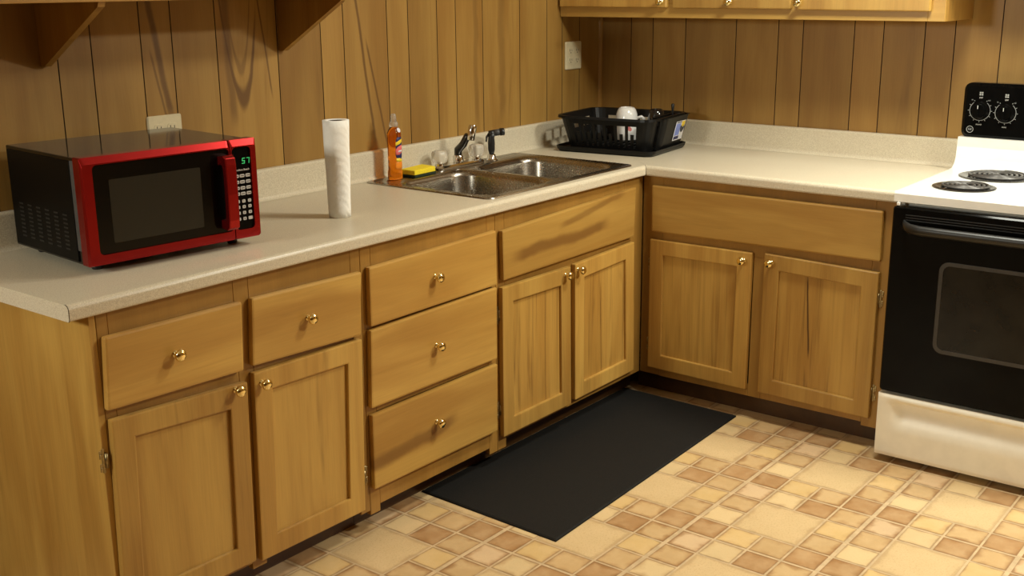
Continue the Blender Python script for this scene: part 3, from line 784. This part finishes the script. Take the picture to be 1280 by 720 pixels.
mb = MB(); 
hp = [(.012, .246), (.040, .250), (.050, .243), (.052, .225), (.053, .150), (.052, .082), (.050, .062), (.040, .055), (.012, .058)]
hq = [(.012, .222), (.030, .226), (.036, .218), (.038, .150), (.036, .088), (.030, .080), (.012, .082)]
def hpt(x, p): return (x, -p[0], p[1])
n1 = len(hp); outer = hp; 
inner = [(.012, .222), (.026, .226), (.034, .222), (.037, .205), (.038, .150), (.037, .100), (.034, .084), (.026, .080), (.012, .082)]
vs = []
for x in (.368, .400):
    vs += [hpt(x, p) for p in outer]+[hpt(x, p) for p in inner]
fs = []
for i in range(n1-1):
    fs += [(i, i+1, n1+i+1, n1+i), (2*n1+i, 3*n1+i, 3*n1+i+1, 2*n1+i+1), (i, 2*n1+i, 2*n1+i+1, i+1), (n1+i, n1+i+1, 3*n1+i+1, 3*n1+i)]
fs += [(0, n1, 3*n1, 2*n1), (n1-1, 3*n1-1, 4*n1-1, 2*n1-1)]
mb.poly(vs, fs, bevel=.0035, seg=3).build('handle', 'red', dr_)
cp = thing('control_panel', None, None); cp.parent = mw
framering(SPL+.001, Z0, WD_, Z1, .004, .020, .026, .019, 'red', 'panel_frame', cp)
mb = MB(); rprism(mb, SPL+.004, Z0+.025, WD_-.019, Z1-.018, .010, FR, -.015, .0150, 0); mb.build('panel_face', 'blackgloss', cp)
mb = MB()
SEG = {'5': 'afgcd', '7': 'abc'}
def digit(ch, x, z, w, h, s=.0019):
    B = {'a': (0, h-s, w, h), 'g': (0, h/2-s/2, w, h/2+s/2), 'd': (0, 0, w, s), 'f': (0, h/2, s, h), 'e': (0, 0, s, h/2), 'b': (w-s, h/2, w, h), 'c': (w-s, 0, w, h/2)}
    for k in SEG[ch]:
        a, b, c, d = B[k]; sk_ = .12
        mb.hexa([(x+a+sk_*b, -.0150, z+b), (x+c+sk_*b, -.0150, z+b), (x+c+sk_*d, -.0150, z+d), (x+a+sk_*d, -.0150, z+d), (x+a+sk_*b, -.0157, z+b), (x+c+sk_*b, -.0157, z+b), (x+c+sk_*d, -.0157, z+d), (x+a+sk_*d, -.0157, z+d)])
digit('5', .4405, .2190, .0088, .0150); digit('7', .4545, .2190, .0088, .0150); mb.build('display', 'led', cp)
front = Matrix(((1, 0, 0, 0), (0, 0, -1, 0), (0, 1, 0, 0), (0, 0, 0, 1)))
def fmat(x, y, z): return Matrix.Translation((x, y, z)) @ front
text('brand_name', 'Hamilton Beach', .0075, 'mark', cp, fmat(.4385, -.0152, .2035))
rowz = [.188, .172, .156, .141, .121, .106, .0905, .0745]; colx = [.4215, .4385, .4565]
keys = ['123', '456', '789', None]
for r, z in enumerate(rowz):
    for c, xk in enumerate(colx):
        w = .0072 if r < 4 else .0050; hgt = .0042
        if r == 7 and c == 2: w = .0068
        bb = MB(); rprism(bb, xk-w, z-hgt, xk+w, z+hgt, .0022, FR, .0149, .0160, .0003, 3); kb = bb.build('button', 'button', cp)
        if r >= 4 and r < 7: text('digit', keys[r-4][c], .0062, 'slot', kb, fmat(xk, -.0161, z))
        elif r == 7 and c == 1: text('digit', '0', .0062, 'slot', kb, fmat(xk, -.0161, z))
        elif r < 4: 
            bb = MB(); bb.box((xk-w*.65, -.0163, z-.0009), (xk+w*.65, -.0160, z+.0009)); bb.build('legend', 'slot', kb)
for fx in (.05, WD_-.05):
    for fy in (.05, DP-.05):
        MB().lathe([(0, .0004), (.012, .0004), (.014, .004), (.014, .0206), (0, .0206)], Matrix.Translation((fx, fy, 0)), 16).build('foot', 'blackplastic', mw)
cd = [(WD_-.0035, .25, .13), (WD_+.010, .25, .131), (WD_+.016, .262, .142), (WD_+.016, .275, .158), (WD_+.010, .285, .170), (WD_-.0035, .288, .172)]
MB().lathe([(0, 0), (.026, 0), (.026, .004), (.020, .008), (0, .009)], axis_mat((WD_-.004, .16, .15), (1, 0, 0)), 20).build('side_vent_cover', 'mwside', mw)

# ------------------------------------------------------------------ dish rack
RX, RY, RZ = -.3085, -.3163, R(7.16)
dt = thing('drip_tray', 'black plastic drip tray on the corner counter under the dish rack', 'tray', (RX, RY, H+.0005), RZ)
mb = MB(); n = 6
def loftrings(mb, rings, cap0=True, cap1=True, smooth=False):
    m = len(rings[0][0]); vs = [(a, b, z) for P, z in rings for a, b in P]; fs = []
    for i in range(len(rings)-1):
        for k in range(m): fs.append((i*m+k, i*m+(k+1) % m, (i+1)*m+(k+1) % m, (i+1)*m+k))
    if cap0: fs.append(tuple(range(m)))
    if cap1: fs.append(tuple((len(rings)-1)*m+k for k in range(m)))
    return mb.poly(vs, fs, smooth=smooth)
a, b = .185, .221
def rr_(i, r): return rrect(-a+i, -b+i, a-i, b-i, r, n)
loftrings(mb, [(rr_(.012, .03), 0), (rr_(.004, .035), .010), (rr_(0, .04), .022), (rr_(.003, .038), .023), (rr_(.012, .03), .012), (rr_(.02, .025), .009)])
mb.build('tray', 'rackplastic', dt)
mb = MB()
for k in range(9): mb.box((-.14+k*.035-.003, -.175, .0085), (-.14+k*.035+.003, .175, .0115), .001, 1)
ob = mb.build('ridges', 'rackplastic', dt)
rk = thing('dish_rack', 'black plastic dish rack with slotted sides in the counter corner', 'dish rack', (RX, RY, H+.0125), RZ)
def basket():
    b = bmesh.new()
    hb0, hb1 = (.140, .176), (.173, .209); HT = .130; rb, rt = .035, .05
    def path(hx, hy, r):
        """list of points on the rounded rectangle with cell marks"""
        pts = []; n = 5
        def side(p, q, L):
            unit = [('r', .014), ('g', .012), ('s', .016), ('g', .012)]
            k = max(1, int(round(L/.054))); sc = 1/(k*.054+.014)
            t = 0; cells = []
            for _ in range(k):
                for kind, w in unit: cells.append((kind, t*sc)); t += w
            cells.append(('r', t*sc))
            for kind, tt in cells: pts.append((p[0]+(q[0]-p[0])*tt, p[1]+(q[1]-p[1])*tt, kind))
        def corner(cx, cy, a0):
            for k in range(n):
                a = R(a0+90*k/n); pts.append((cx+r*math.cos(a), cy+r*math.sin(a), 'c'))
        LX_, LY_ = .300, .380
        corner(hx-r, hy-r, 0); side((hx-r, hy), (-hx+r, hy), LX_-.07)
        corner(-hx+r, hy-r, 90); side((-hx, hy-r), (-hx, -hy+r), LY_-.07)
        corner(-hx+r, -hy+r, 180); side((-hx+r, -hy), (hx-r, -hy), LX_-.07)
        corner(hx-r, -hy+r, 270); side((hx, -hy+r), (hx, hy-r), LY_-.07)
        return pts
    S = [0, .10, .52, .78, 1.]
    P0, P1 = path(*hb0, rb), path(*hb1, rt); m = len(P0); V = []
    for s in S:
        V.append([b.verts.new((P0[k][0]+(P1[k][0]-P0[k][0])*s, P0[k][1]+(P1[k][1]-P0[k][1])*s, .002+HT*s)) for k in range(m)])
    for i in range(4):
        for k in range(m):
            kind = P0[k][2]
            far = P0[k][0] > hb0[0]-.001 or P0[k][1] > hb0[1]-.001
            if kind == 'g' and (i == 2 or (i == 1 and not far)): continue
            if kind == 's' and i == 2: continue
            b.faces.new((V[i][k], V[i][(k+1) % m], V[i+1][(k+1) % m], V[i+1][k]))
    # base grid
    f = b.faces.new(V[0])
    # rim flange
    out = [b.verts.new((p[0]*1.055, p[1]*1.045, .002+HT+.001)) for p in P1]; lip = [b.verts.new((p[0]*1.06, p[1]*1.05, .002+HT-.008)) for p in P1]
    for k in range(m):
        j = (k+1) % m; b.faces.new((V[4][k], V[4][j], out[j], out[k])); b.faces.new((out[k], out[j], lip[j], lip[k]))
    bmesh.ops.recalc_face_normals(b, faces=b.faces)
    mbx = MB(); mbx._take(b); o = mbx.build('basket', 'rackplastic', rk)
    sd = o.modifiers.new('solid', 'SOLIDIFY'); sd.thickness = .003; sd.offset = 0
    return o
basket()
mb = MB()
for k in range(9): mb.box((-.128, -.150+k*.0375-.003, .0025), (.128, -.150+k*.0375+.003, .0172), .001, 1)
mb.build('base_ribs', 'rackplastic', rk)
for k in range(4):
    for xx in (-.065, .035):
        MB().tube([(xx, .086+k*.024, .004), (xx, .086+k*.024, .060), (xx, .086+k*.024, .064)], [.0035, .0028, .0012], 8).build('plate_prong', 'rackplastic', rk)
# cutlery caddy bulging out of the short end
cdy = thing('cutlery_caddy', None, None); cdy.parent = rk
mb = MB()
ci = [(rrect(-.080, -.204, .142, -.160, .018, n), .004), (rrect(-.086, -.223, .150, -.163, .022, n), .072), (rrect(-.090, -.237, .156, -.165, .024, n), .130), (rrect(-.094, -.243, .160, -.163, .026, n), .132), (rrect(-.086, -.233, .152, -.169, .020, n), .130), (rrect(-.077, -.200, .139, -.165, .014, n), .008)]
loftrings(mb, ci); mb.build('cup', 'rackplastic', cdy)
for xx in (0., .075): MB().box((xx-.0015, -.197, .012), (xx+.0015, -.172, .118)).build('divider', 'rackplastic', cdy)
# sticker on the caddy face
def cadface(u, z, off): return (u, -.204-.033*z/.130-off, z)
def patch(u0, z0, u1, z1, mat, name, par, off):
    mbp = MB(); P = [(u0, z0), (u1, z0), (u1, z1), (u0, z1)]
    mbp.hexa([cadface(u, z, off-.0006) for u, z in P]+[cadface(u, z, off) for u, z in P]); return mbp.build(name, mat, par)
sk_ = patch(.022, .030, .118, .108, 'lwhite', 'product_label', cdy, .0030)
patch(.027, .050, .074, .099, 'lblue', 'label_panel', sk_, .0036); patch(.027, .034, .078, .047, 'navy', 'label_stripe', sk_, .0036)
patch(.082, .082, .113, .105, 'lyellow', 'label_panel', sk_, .0036); patch(.027, .1015, .079, .1055, 'lgrey', 'label_line', sk_, .0036)
mb = MB()
arc = [(.093+.020*math.cos(R(a)), .084+.024*math.sin(R(a))) for a in range(175, 370, 15)]+[(.096+.010*math.cos(R(a)), .090+.010*math.sin(R(a))) for a in range(360, 175, -15)]
mb.poly([cadface(u, z, .0040) for u, z in arc]+[cadface(u, z, .0046) for u, z in arc], [tuple(range(len(arc))), tuple(range(2*len(arc)-1, len(arc)-1, -1))]+[(i, (i+1) % len(arc), len(arc)+(i+1) % len(arc), len(arc)+i) for i in range(len(arc))])
mb.build('label_picture', 'lgrey', sk_)

# mugs standing upside down in the rack
def mug(name, label, loc, rz, mat, r, h, prt=None):
    g = thing(name, label, 'mug', loc, rz)
    MB().lathe([(r-.004, 0), (r-.001, 0), (r, .002), (r, .045), (r*.985, h*.62), (r*.93, h*.80), (r*.80, h*.93), (r*.68, h*.985), (r*.60, h), (r*.56, h), (r*.53, h-.003), (0, h-.003), (0, h-.008), (r*.62, h-.009), (r*.80, h*.86), (r-.005, h*.55), (r-.004, 0)], None, 40, cap=False).build('cup', mat, g)
    P = [(r*.97, 0, h*.66), (r+.014, 0, h*.70), (r+.027, 0, h*.62), (r+.031, 0, h*.45), (r+.027, 0, h*.28), (r+.014, 0, h*.18), (r*.985, 0, h*.20)]
    C = []
    for i in range(len(P)-1):
        for t in (0, .33, .66): C.append(tuple(P[i][k]+(P[i+1][k]-P[i][k])*t for k in range(3)))
    C.append(P[-1]); MB().tube(C, .0062, 10).build('handle', mat, g)
    if prt:
        ang = prt
        mbh = MB(); pts = []
        for k in range(28):
            tt = 2*PI*k/28; uu = .0009*16*math.sin(tt)**3; zz = -.0009*(13*math.cos(tt)-5*math.cos(2*tt)-2*math.cos(3*tt)-math.cos(4*tt)); pts.append((uu, zz))
        def surf(uu, zz, d): a_ = ang+uu/r; return ((r+d)*math.cos(a_), (r+d)*math.sin(a_), .048+zz)
        mbh.poly([surf(*p, .0002) for p in pts]+[surf(*p, .0007) for p in pts], [tuple(range(28)), tuple(range(55, 27, -1))]+[(i, (i+1) % 28, 28+(i+1) % 28, 28+i) for i in range(28)]); mbh.build('printed_heart', 'pink', g)
    return g
ZR = H+.0300
mug('coffee_mug', 'white mug turned upside down in the dish rack', (-.226, -.288, ZR), R(-50), 'ceramic', .047, .132, R(222+50))
mug('coffee_mug', 'black mug turned upside down behind the white mug', (-.200, -.415, ZR), R(200), 'blackceramic', .037, .130)
us = thing('kitchen_utensil', 'dark utensil handle sticking up from the black dish rack', 'utensil', (-.204, -.494, H+.0225), 0)
MB().tube([(0, 0, .002), (.002, .001, .06), (.002, .001, .128), (.002, .001, .144), (.002, .001, .160), (.002, .001, .164)], [.003, .003, .0035, .0055, .0075, .004], 10).build('handle', 'blackplastic', us)

# ------------------------------------------------------------------ stove
sv = thing('electric_stove', 'white electric stove with coil burners and a black oven door', 'stove')
S0, S1 = -1.599, -2.356; SM = (S0+S1)/2
mb = MB(); mb.box((-.645, S1+.004, .05), (-.03, S0-.004, .886)); mb.build('body', 'cream', sv)
mb = MB(); mb.box((-.62, S1+.02, .0), (-.06, S0-.02, .049)); mb.build('plinth', 'slot', sv)
# cooktop with riser at the back: profile in (x, z)
prof = [(-.690, .892), (-.690, .918), (-.687, .923), (-.680, .9255), (-.665, .9245), (-.15, .9245), (-.120, .927), (-.100, .938), (-.088, .960), (-.083, 1.00), (-.081, 1.034), (-.022, 1.034), (-.022, .892)]
mb = MB(); mb.extrude(prof, lambda a, b: (a, S0, b), lambda a, b: (a, S1, b)); ck = mb.build('cooktop', 'white', sv)
def burner(x, y, rpan, rc, turns):
    pn = MB().lathe([(rpan, .9246), (rpan+.001, .9275), (rpan-.006, .9295), (rpan-.014, .9275), (rpan*.72, .9262), (rpan*.4, .9256), (.012, .9252), (0, .9252)], Matrix.Translation((x, y, 0)), 48).build('burner', 'pan', sv)
    pts = []; N = turns*28
    for i in range(N+1):
        a = 2*PI*i/28; r = .020+(rc-.020)*i/N; pts.append((x+r*math.cos(a), y+r*math.sin(a), .9318))
    pts += [(pts[-1][0]-.01, pts[-1][1], .9295)]
    MB().tube(pts, .0042, 8).build('coil', 'coil', pn)
    MB().lathe([(0, .9290), (.013, .9290), (.015, .9320), (.012, .9345), (0, .935)], Matrix.Translation((x, y, 0)), 20).build('coil_cap', 'coil', pn)
    mb = MB()
    for k in range(3):
        a = R(30+120*k); mb.tube([(x+.01*math.cos(a), y+.01*math.sin(a), .9282), (x+rc*math.cos(a), y+rc*math.sin(a), .9282)], .0016, 6)
    mb.build('coil_support', 'coil', pn)
burner(-.495, -1.757, .098, .078, 4); burner(-.225, -1.783, .122, .100, 5)
burner(-.470, S1+.19, .122, .094, 5); burner(-.215, S1+.17, .098, .074, 4)
# backguard
BG = lambda a, b, d: (-.070-d-.012*(1-(b-1.03)/.2), a, b)
mb = MB(); rprism(mb, S1+.002, 1.031, S0-.002, 1.226, .026, lambda a, b, d: (-.02-d, a, b), 0, .050, .012); bgd = mb.build('backguard', 'blackgloss', sv)
XB = -.0702
def ring_arc(mb, y, z, r, w, a0, a1, d=.0006, n=40):
    vs = []; fs = []
    for i in range(n+1):
        a = R(a0+(a1-a0)*i/n)
        for rr in (r, r+w):
            for x in (XB, XB-d): vs.append((x, y-rr*math.sin(a), z+rr*math.cos(a)))
    for i in range(n):
        p = i*4; q = p+4
        fs += [(p, p+2, q+2, q), (p+1, q+1, q+3, p+3), (p, q, q+1, p+1), (p+2, p+3, q+3, q+2)]
    mb.poly(vs, fs)
backT = Matrix(((0, 0, -1, 0), (-1, 0, 0, 0), (0, 1, 0, 0), (0, 0, 0, 1)))
def bgt(y, z): return Matrix.Translation((XB-.0002, y, z)) @ backT
def stove_knob(y, z, low):
    kb = MB().lathe([(0, .0006), (.030, .0006), (.030, .003), (.026, .006), (.0245, .020), (.022, .024), (0, .025)], axis_mat((XB, y, z), (-1, 0, 0)), 36).build('knob', 'blackgloss', sv)
    mb = MB(); mb.box((XB-.030, y-.0045, z-.021), (XB-.0245, y+.0045, z+.021), .002, 2); mb.build('grip', 'blackgloss', kb)
    mb = MB(); mb.box((XB-.0306, y-.001, z+.008), (XB-.0298, y+.001, z+.020)); mb.build('pointer', 'mark', kb)
    mk = MB(); ring_arc(mk, y, z, .0345, .0013, 40, 320)
    for k in range(11):
        a = R(32+296*k/10); r0_, r1_ = .0375, .0415
        c_, s_ = math.cos(a), math.sin(a)
        P = [(r0_, -.0008), (r1_, -.0008), (r1_, .0008), (r0_, .0008)]
        q = [(y-(r*s_+t*c_), z+(r*c_-t*s_)) for r, t in P]
        mk.hexa([(XB, u, v) for u, v in q]+[(XB-.0006, u, v) for u, v in q])
    for i, j in ((0, 0), (0, 1), (1, 0), (1, 1)):
        mk.box((XB-.0006, y-.006+i*.007, z+.053+j*.007), (XB, y-.001+i*.007, z+.058+j*.007))
    mk.build('dial_markings', 'silver', bgd)
    text('dial_text', 'OFF', .0070, 'mark', bgd, bgt(y, z+.0445)); text('dial_text', low, .0062, 'mark', bgd, bgt(y, z-.050))
    text('dial_text', 'HI', .0055, 'silver', bgd, bgt(y+.029, z+.036)); text('dial_text', 'LO', .0055, 'silver', bgd, bgt(y-.029, z+.036))
stove_knob(-1.663, 1.130, 'FRONT'); stove_knob(-1.750, 1.126, 'REAR'); stove_knob(S1+.150, 1.126, 'REAR'); stove_knob(S1+.064, 1.130, 'FRONT')
mk = MB(); ring_arc(mk, -1.634, 1.062, .0105, .0016, 0, 360); lg = mk.build('emblem', 'silver', bgd)
text('monogram', 'GE', .0105, 'silver', lg, bgt(-1.634, 1.062))
# oven door
XD = -.700
od = thing('oven_door', None, None); od.parent = sv
mb = MB(); rprism(mb, S1+.002, .252, S0-.002, .878, .010, lambda a, b, d: (-.648-d, a, b), 0, .050, .005); mb.build('door_slab', 'blackgloss', od)
mb = MB()
for k in range(3): mb.box((XD-.0008, S1+.05, .852-k*.008), (XD+.002, S0-.045, .8545-k*.008))
mb.build('vent_ridges', 'blackplastic', od)
ya, yb, za, zb = S1+.166, S0-.166, .416, .718
mb = MB(); O = rrect(ya, za, yb, zb, .03, 6); I = rrect(ya+.012, za+.012, yb-.012, zb-.012, .022, 6); m = len(O)
rings = [(O, .0005), (O, .0022), (I, .0022), (I, .0005)]
mb.poly([(XD-.0+0-d+.0022-.002, a, b) for Q, d in rings for a, b in Q], [(i*m+k, i*m+(k+1) % m, ((i+1) % 4)*m+(k+1) % m, ((i+1) % 4)*m+k) for i in range(4) for k in range(m)]); mb.build('window_border', 'ovenwinrim', od)
mb = MB(); rprism(mb, ya+.011, za+.011, yb-.011, zb-.011, .022, lambda a, b, d: (-.6985-d, a, b), 0, .0022, 0); mb.build('window', 'ovenwin', od)
hz = .818; he = [(XD+.002, S0-.040, hz+.006), (XD-.012, S0-.048, hz+.004), (XD-.030, S0-.070, hz), (XD-.038, S0-.105, hz-.002), (XD-.040, S0-.16, hz-.002)]
hh = he+[(x, S0+S1-y, z) for x, y, z in he[::-1]]
mb = MB()
# flat-section bar
secs = []
for (x, y, z) in hh: secs.append([(x+.010, y, z-.016), (x-.002, y, z-.017), (x-.010, y, z-.008), (x-.012, y, z+.004), (x-.006, y, z+.013), (x+.004, y, z+.014), (x+.010, y, z+.008)])
m = 7; vs = [p for s in secs for p in s]; fs = [(i*m+k, i*m+(k+1) % m, (i+1)*m+(k+1) % m, (i+1)*m+k) for i in range(len(secs)-1) for k in range(m)]+[tuple(range(m)), tuple((len(secs)-1)*m+k for k in range(m))]
mb.poly(vs, fs, smooth=True).build('handle', 'blackplastic', od)
# storage drawer with a scooped pull
mb = MB(); nu, nv = 60, 28; vs = []; fs = []
def smooth01(t): t = max(0, min(1, t)); return t*t*(3-2*t)
for j in range(nv+1):
    z = .024+(.242-.024)*j/nv
    for i in range(nu+1):
        yv = S0-.001+(S1-S0+.002)*i/nu
        e = min(yv-S1, S0-yv)
        g = smooth01((z-.115)/.085)*smooth01((.224-z)/.012); h_ = smooth01((e-.03)/.06)
        ed = min(1, min(e, z-.024, .242-z)/.006+.15)
        vs.append((XD+.020*g*h_+.006*(1-min(1, ed)), yv, z))
w1 = nu+1
for j in range(nv):
    for i in range(nu): fs.append((j*w1+i, j*w1+i+1, (j+1)*w1+i+1, (j+1)*w1+i))
base = len(vs)
per = [i for i in range(w1)]+[j*w1+nu for j in range(1, nv+1)]+[nv*w1+i for i in range(nu-1, -1, -1)]+[j*w1 for j in range(nv-1, 0, -1)]
for k in per: vs.append((-.650, vs[k][1], vs[k][2]))
for q in range(len(per)):
    r = (q+1) % len(per); fs.append((per[q], per[r], base+r, base+q))
fs.append(tuple(range(base, base+len(per))))
b = bmesh.new(); V = [b.verts.new(v) for v in vs]
for f in fs: b.faces.new([V[i] for i in f])
bmesh.ops.recalc_face_normals(b, faces=b.faces)
for f in b.faces: f.smooth = True
for e in b.edges:
    if len(e.link_faces) == 2 and e.calc_face_angle() > .6: e.smooth = False
mb._take(b); mb.build('storage_drawer', 'cream', sv)
mb = MB(); mb.box((XD+.004, S0-.022, .881), (XD+.020, S0-.012, .8905), .001, 1); mb.build('door_stop', 'white', sv)

# ------------------------------------------------------------------ floor mat
mc = [(-.622, -1.045), (-1.838, -1.087), (-1.821, -.547), (-.612, -.551)]
mt = thing('floor_mat', 'black anti-fatigue mat lying on the floor below the sink', 'mat', (-1.22, -.81, .0006))
mb = MB(); o = mt.location
def mring(i, z):
    c = [(-.622-i, -1.045+i), (-1.838+i, -1.087+i), (-1.821+i, -.541-i), (-.612-i, -.541-i)]; return [(x_, y_, z) for x_, y_ in c]
vs = mring(0, .0006)+mring(.001, .0045)+mring(.006, .0075)
fs = [(3, 2, 1, 0), (8, 9, 10, 11)]+[(i*4+k, i*4+(k+1) % 4, (i+1)*4+(k+1) % 4, (i+1)*4+k) for i in range(2) for k in range(4)]
mb.poly(vs, fs).build('pad', 'mat', mt, origin=o)

# ------------------------------------------------------------------ outlets
def outlet(x, z, label, w=.117, h=.117):
    ot = thing('wall_outlet', label, 'outlet', (x, -.0005, z))
    mb = MB(); rprism(mb, -w/2, -h/2, w/2, h/2, .006, lambda a, b, d: (a, -d, b), 0, .006, .003); mb.build('cover_plate', 'ivory', ot)
    for sx in (-.023, .023):
        for sz in (-.020, .020):
            rc = MB(); rprism(rc, sx-.0165, sz-.0145, sx+.0165, sz+.0145, .010, lambda a, b, d: (a, -d, b), .006, .0075, .0006); rcp = rc.build('receptacle', 'ivory', ot)
            sl = MB()
            sl.box((sx-.0080, -.0078, sz-.002), (sx-.0056, -.0074, sz+.008)); sl.box((sx+.0056, -.0078, sz-.001), (sx+.0080, -.0074, sz+.007))
            sl.lathe([(0, 0), (.0026, 0), (.0026, .0004), (0, .0004)], axis_mat((sx, -.0074, sz-.0075), (0, -1, 0)), 12); sl.build('slots', 'slot', rcp)
        sc = MB(); sc.lathe([(0, 0), (.003, 0), (.0025, .001), (0, .0012)], axis_mat((sx, -.006, 0), (0, -1, 0)), 10); sc.build('screw', 'ivory', ot)
    return ot
outlet(-.2115, 1.2785, 'ivory double outlet above the dish rack near the wall corner')
outlet(-2.289, 1.1600, 'ivory outlet half hidden behind the red microwave')

# ------------------------------------------------------------------ wall shelf
sh = thing('wall_shelf', 'wooden wall shelf on triangular brackets above the microwave', 'shelf')
mb = MB(); mb.box((-3.55, -.305, 1.546), (-1.795, -.002, 1.566), .002, 2); mb.build('shelf_board', 'cabX', sh)
for bx_ in (-1.828, -2.645, -3.45):
    pr = [(-.002, 1.5455), (-.295, 1.5455), (-.290, 1.534), (-.020, 1.380), (-.002, 1.380)]
    mb = MB(); mb.extrude(pr, lambda a, b: (bx_-.010, a, b), lambda a, b: (bx_+.010, a, b)); mb.build('bracket', 'cabZ', sh)

# ------------------------------------------------------------------ light: two ceiling fixtures before the counters and a lamp past the free end of the counter
def area(name, loc, size, power, col, size_y=None, rot=(0, 0, 0), shape='DISK'):
    l = bpy.data.lights.new(name, 'AREA'); l.shape = shape; l.size = size; l.energy = power; l.color = col
    if size_y: l.size_y = size_y
    o = bpy.data.objects.new(name, l); COL.objects.link(o); o.location = loc; o.rotation_euler = rot; return o
LC = (1., 1., .87)
area('ceiling_light', (-1.05, -1.70, 2.40), .42, 32, LC)
area('ceiling_light', (-.55, -3.00, 2.40), .42, 80, LC)
area('side_lamp', (-5.20, -.40, 1.86), .4, 36, LC, .30, (R(90), 0, R(-90)), 'RECTANGLE')   # lamp in the room past the free end of the counter
w = bpy.data.worlds.new('world'); SC.world = w; w.use_nodes = True
w.node_tree.nodes['Background'].inputs[0].default_value = (1, .85, .6, 1)
w.node_tree.nodes['Background'].inputs[1].default_value = .01
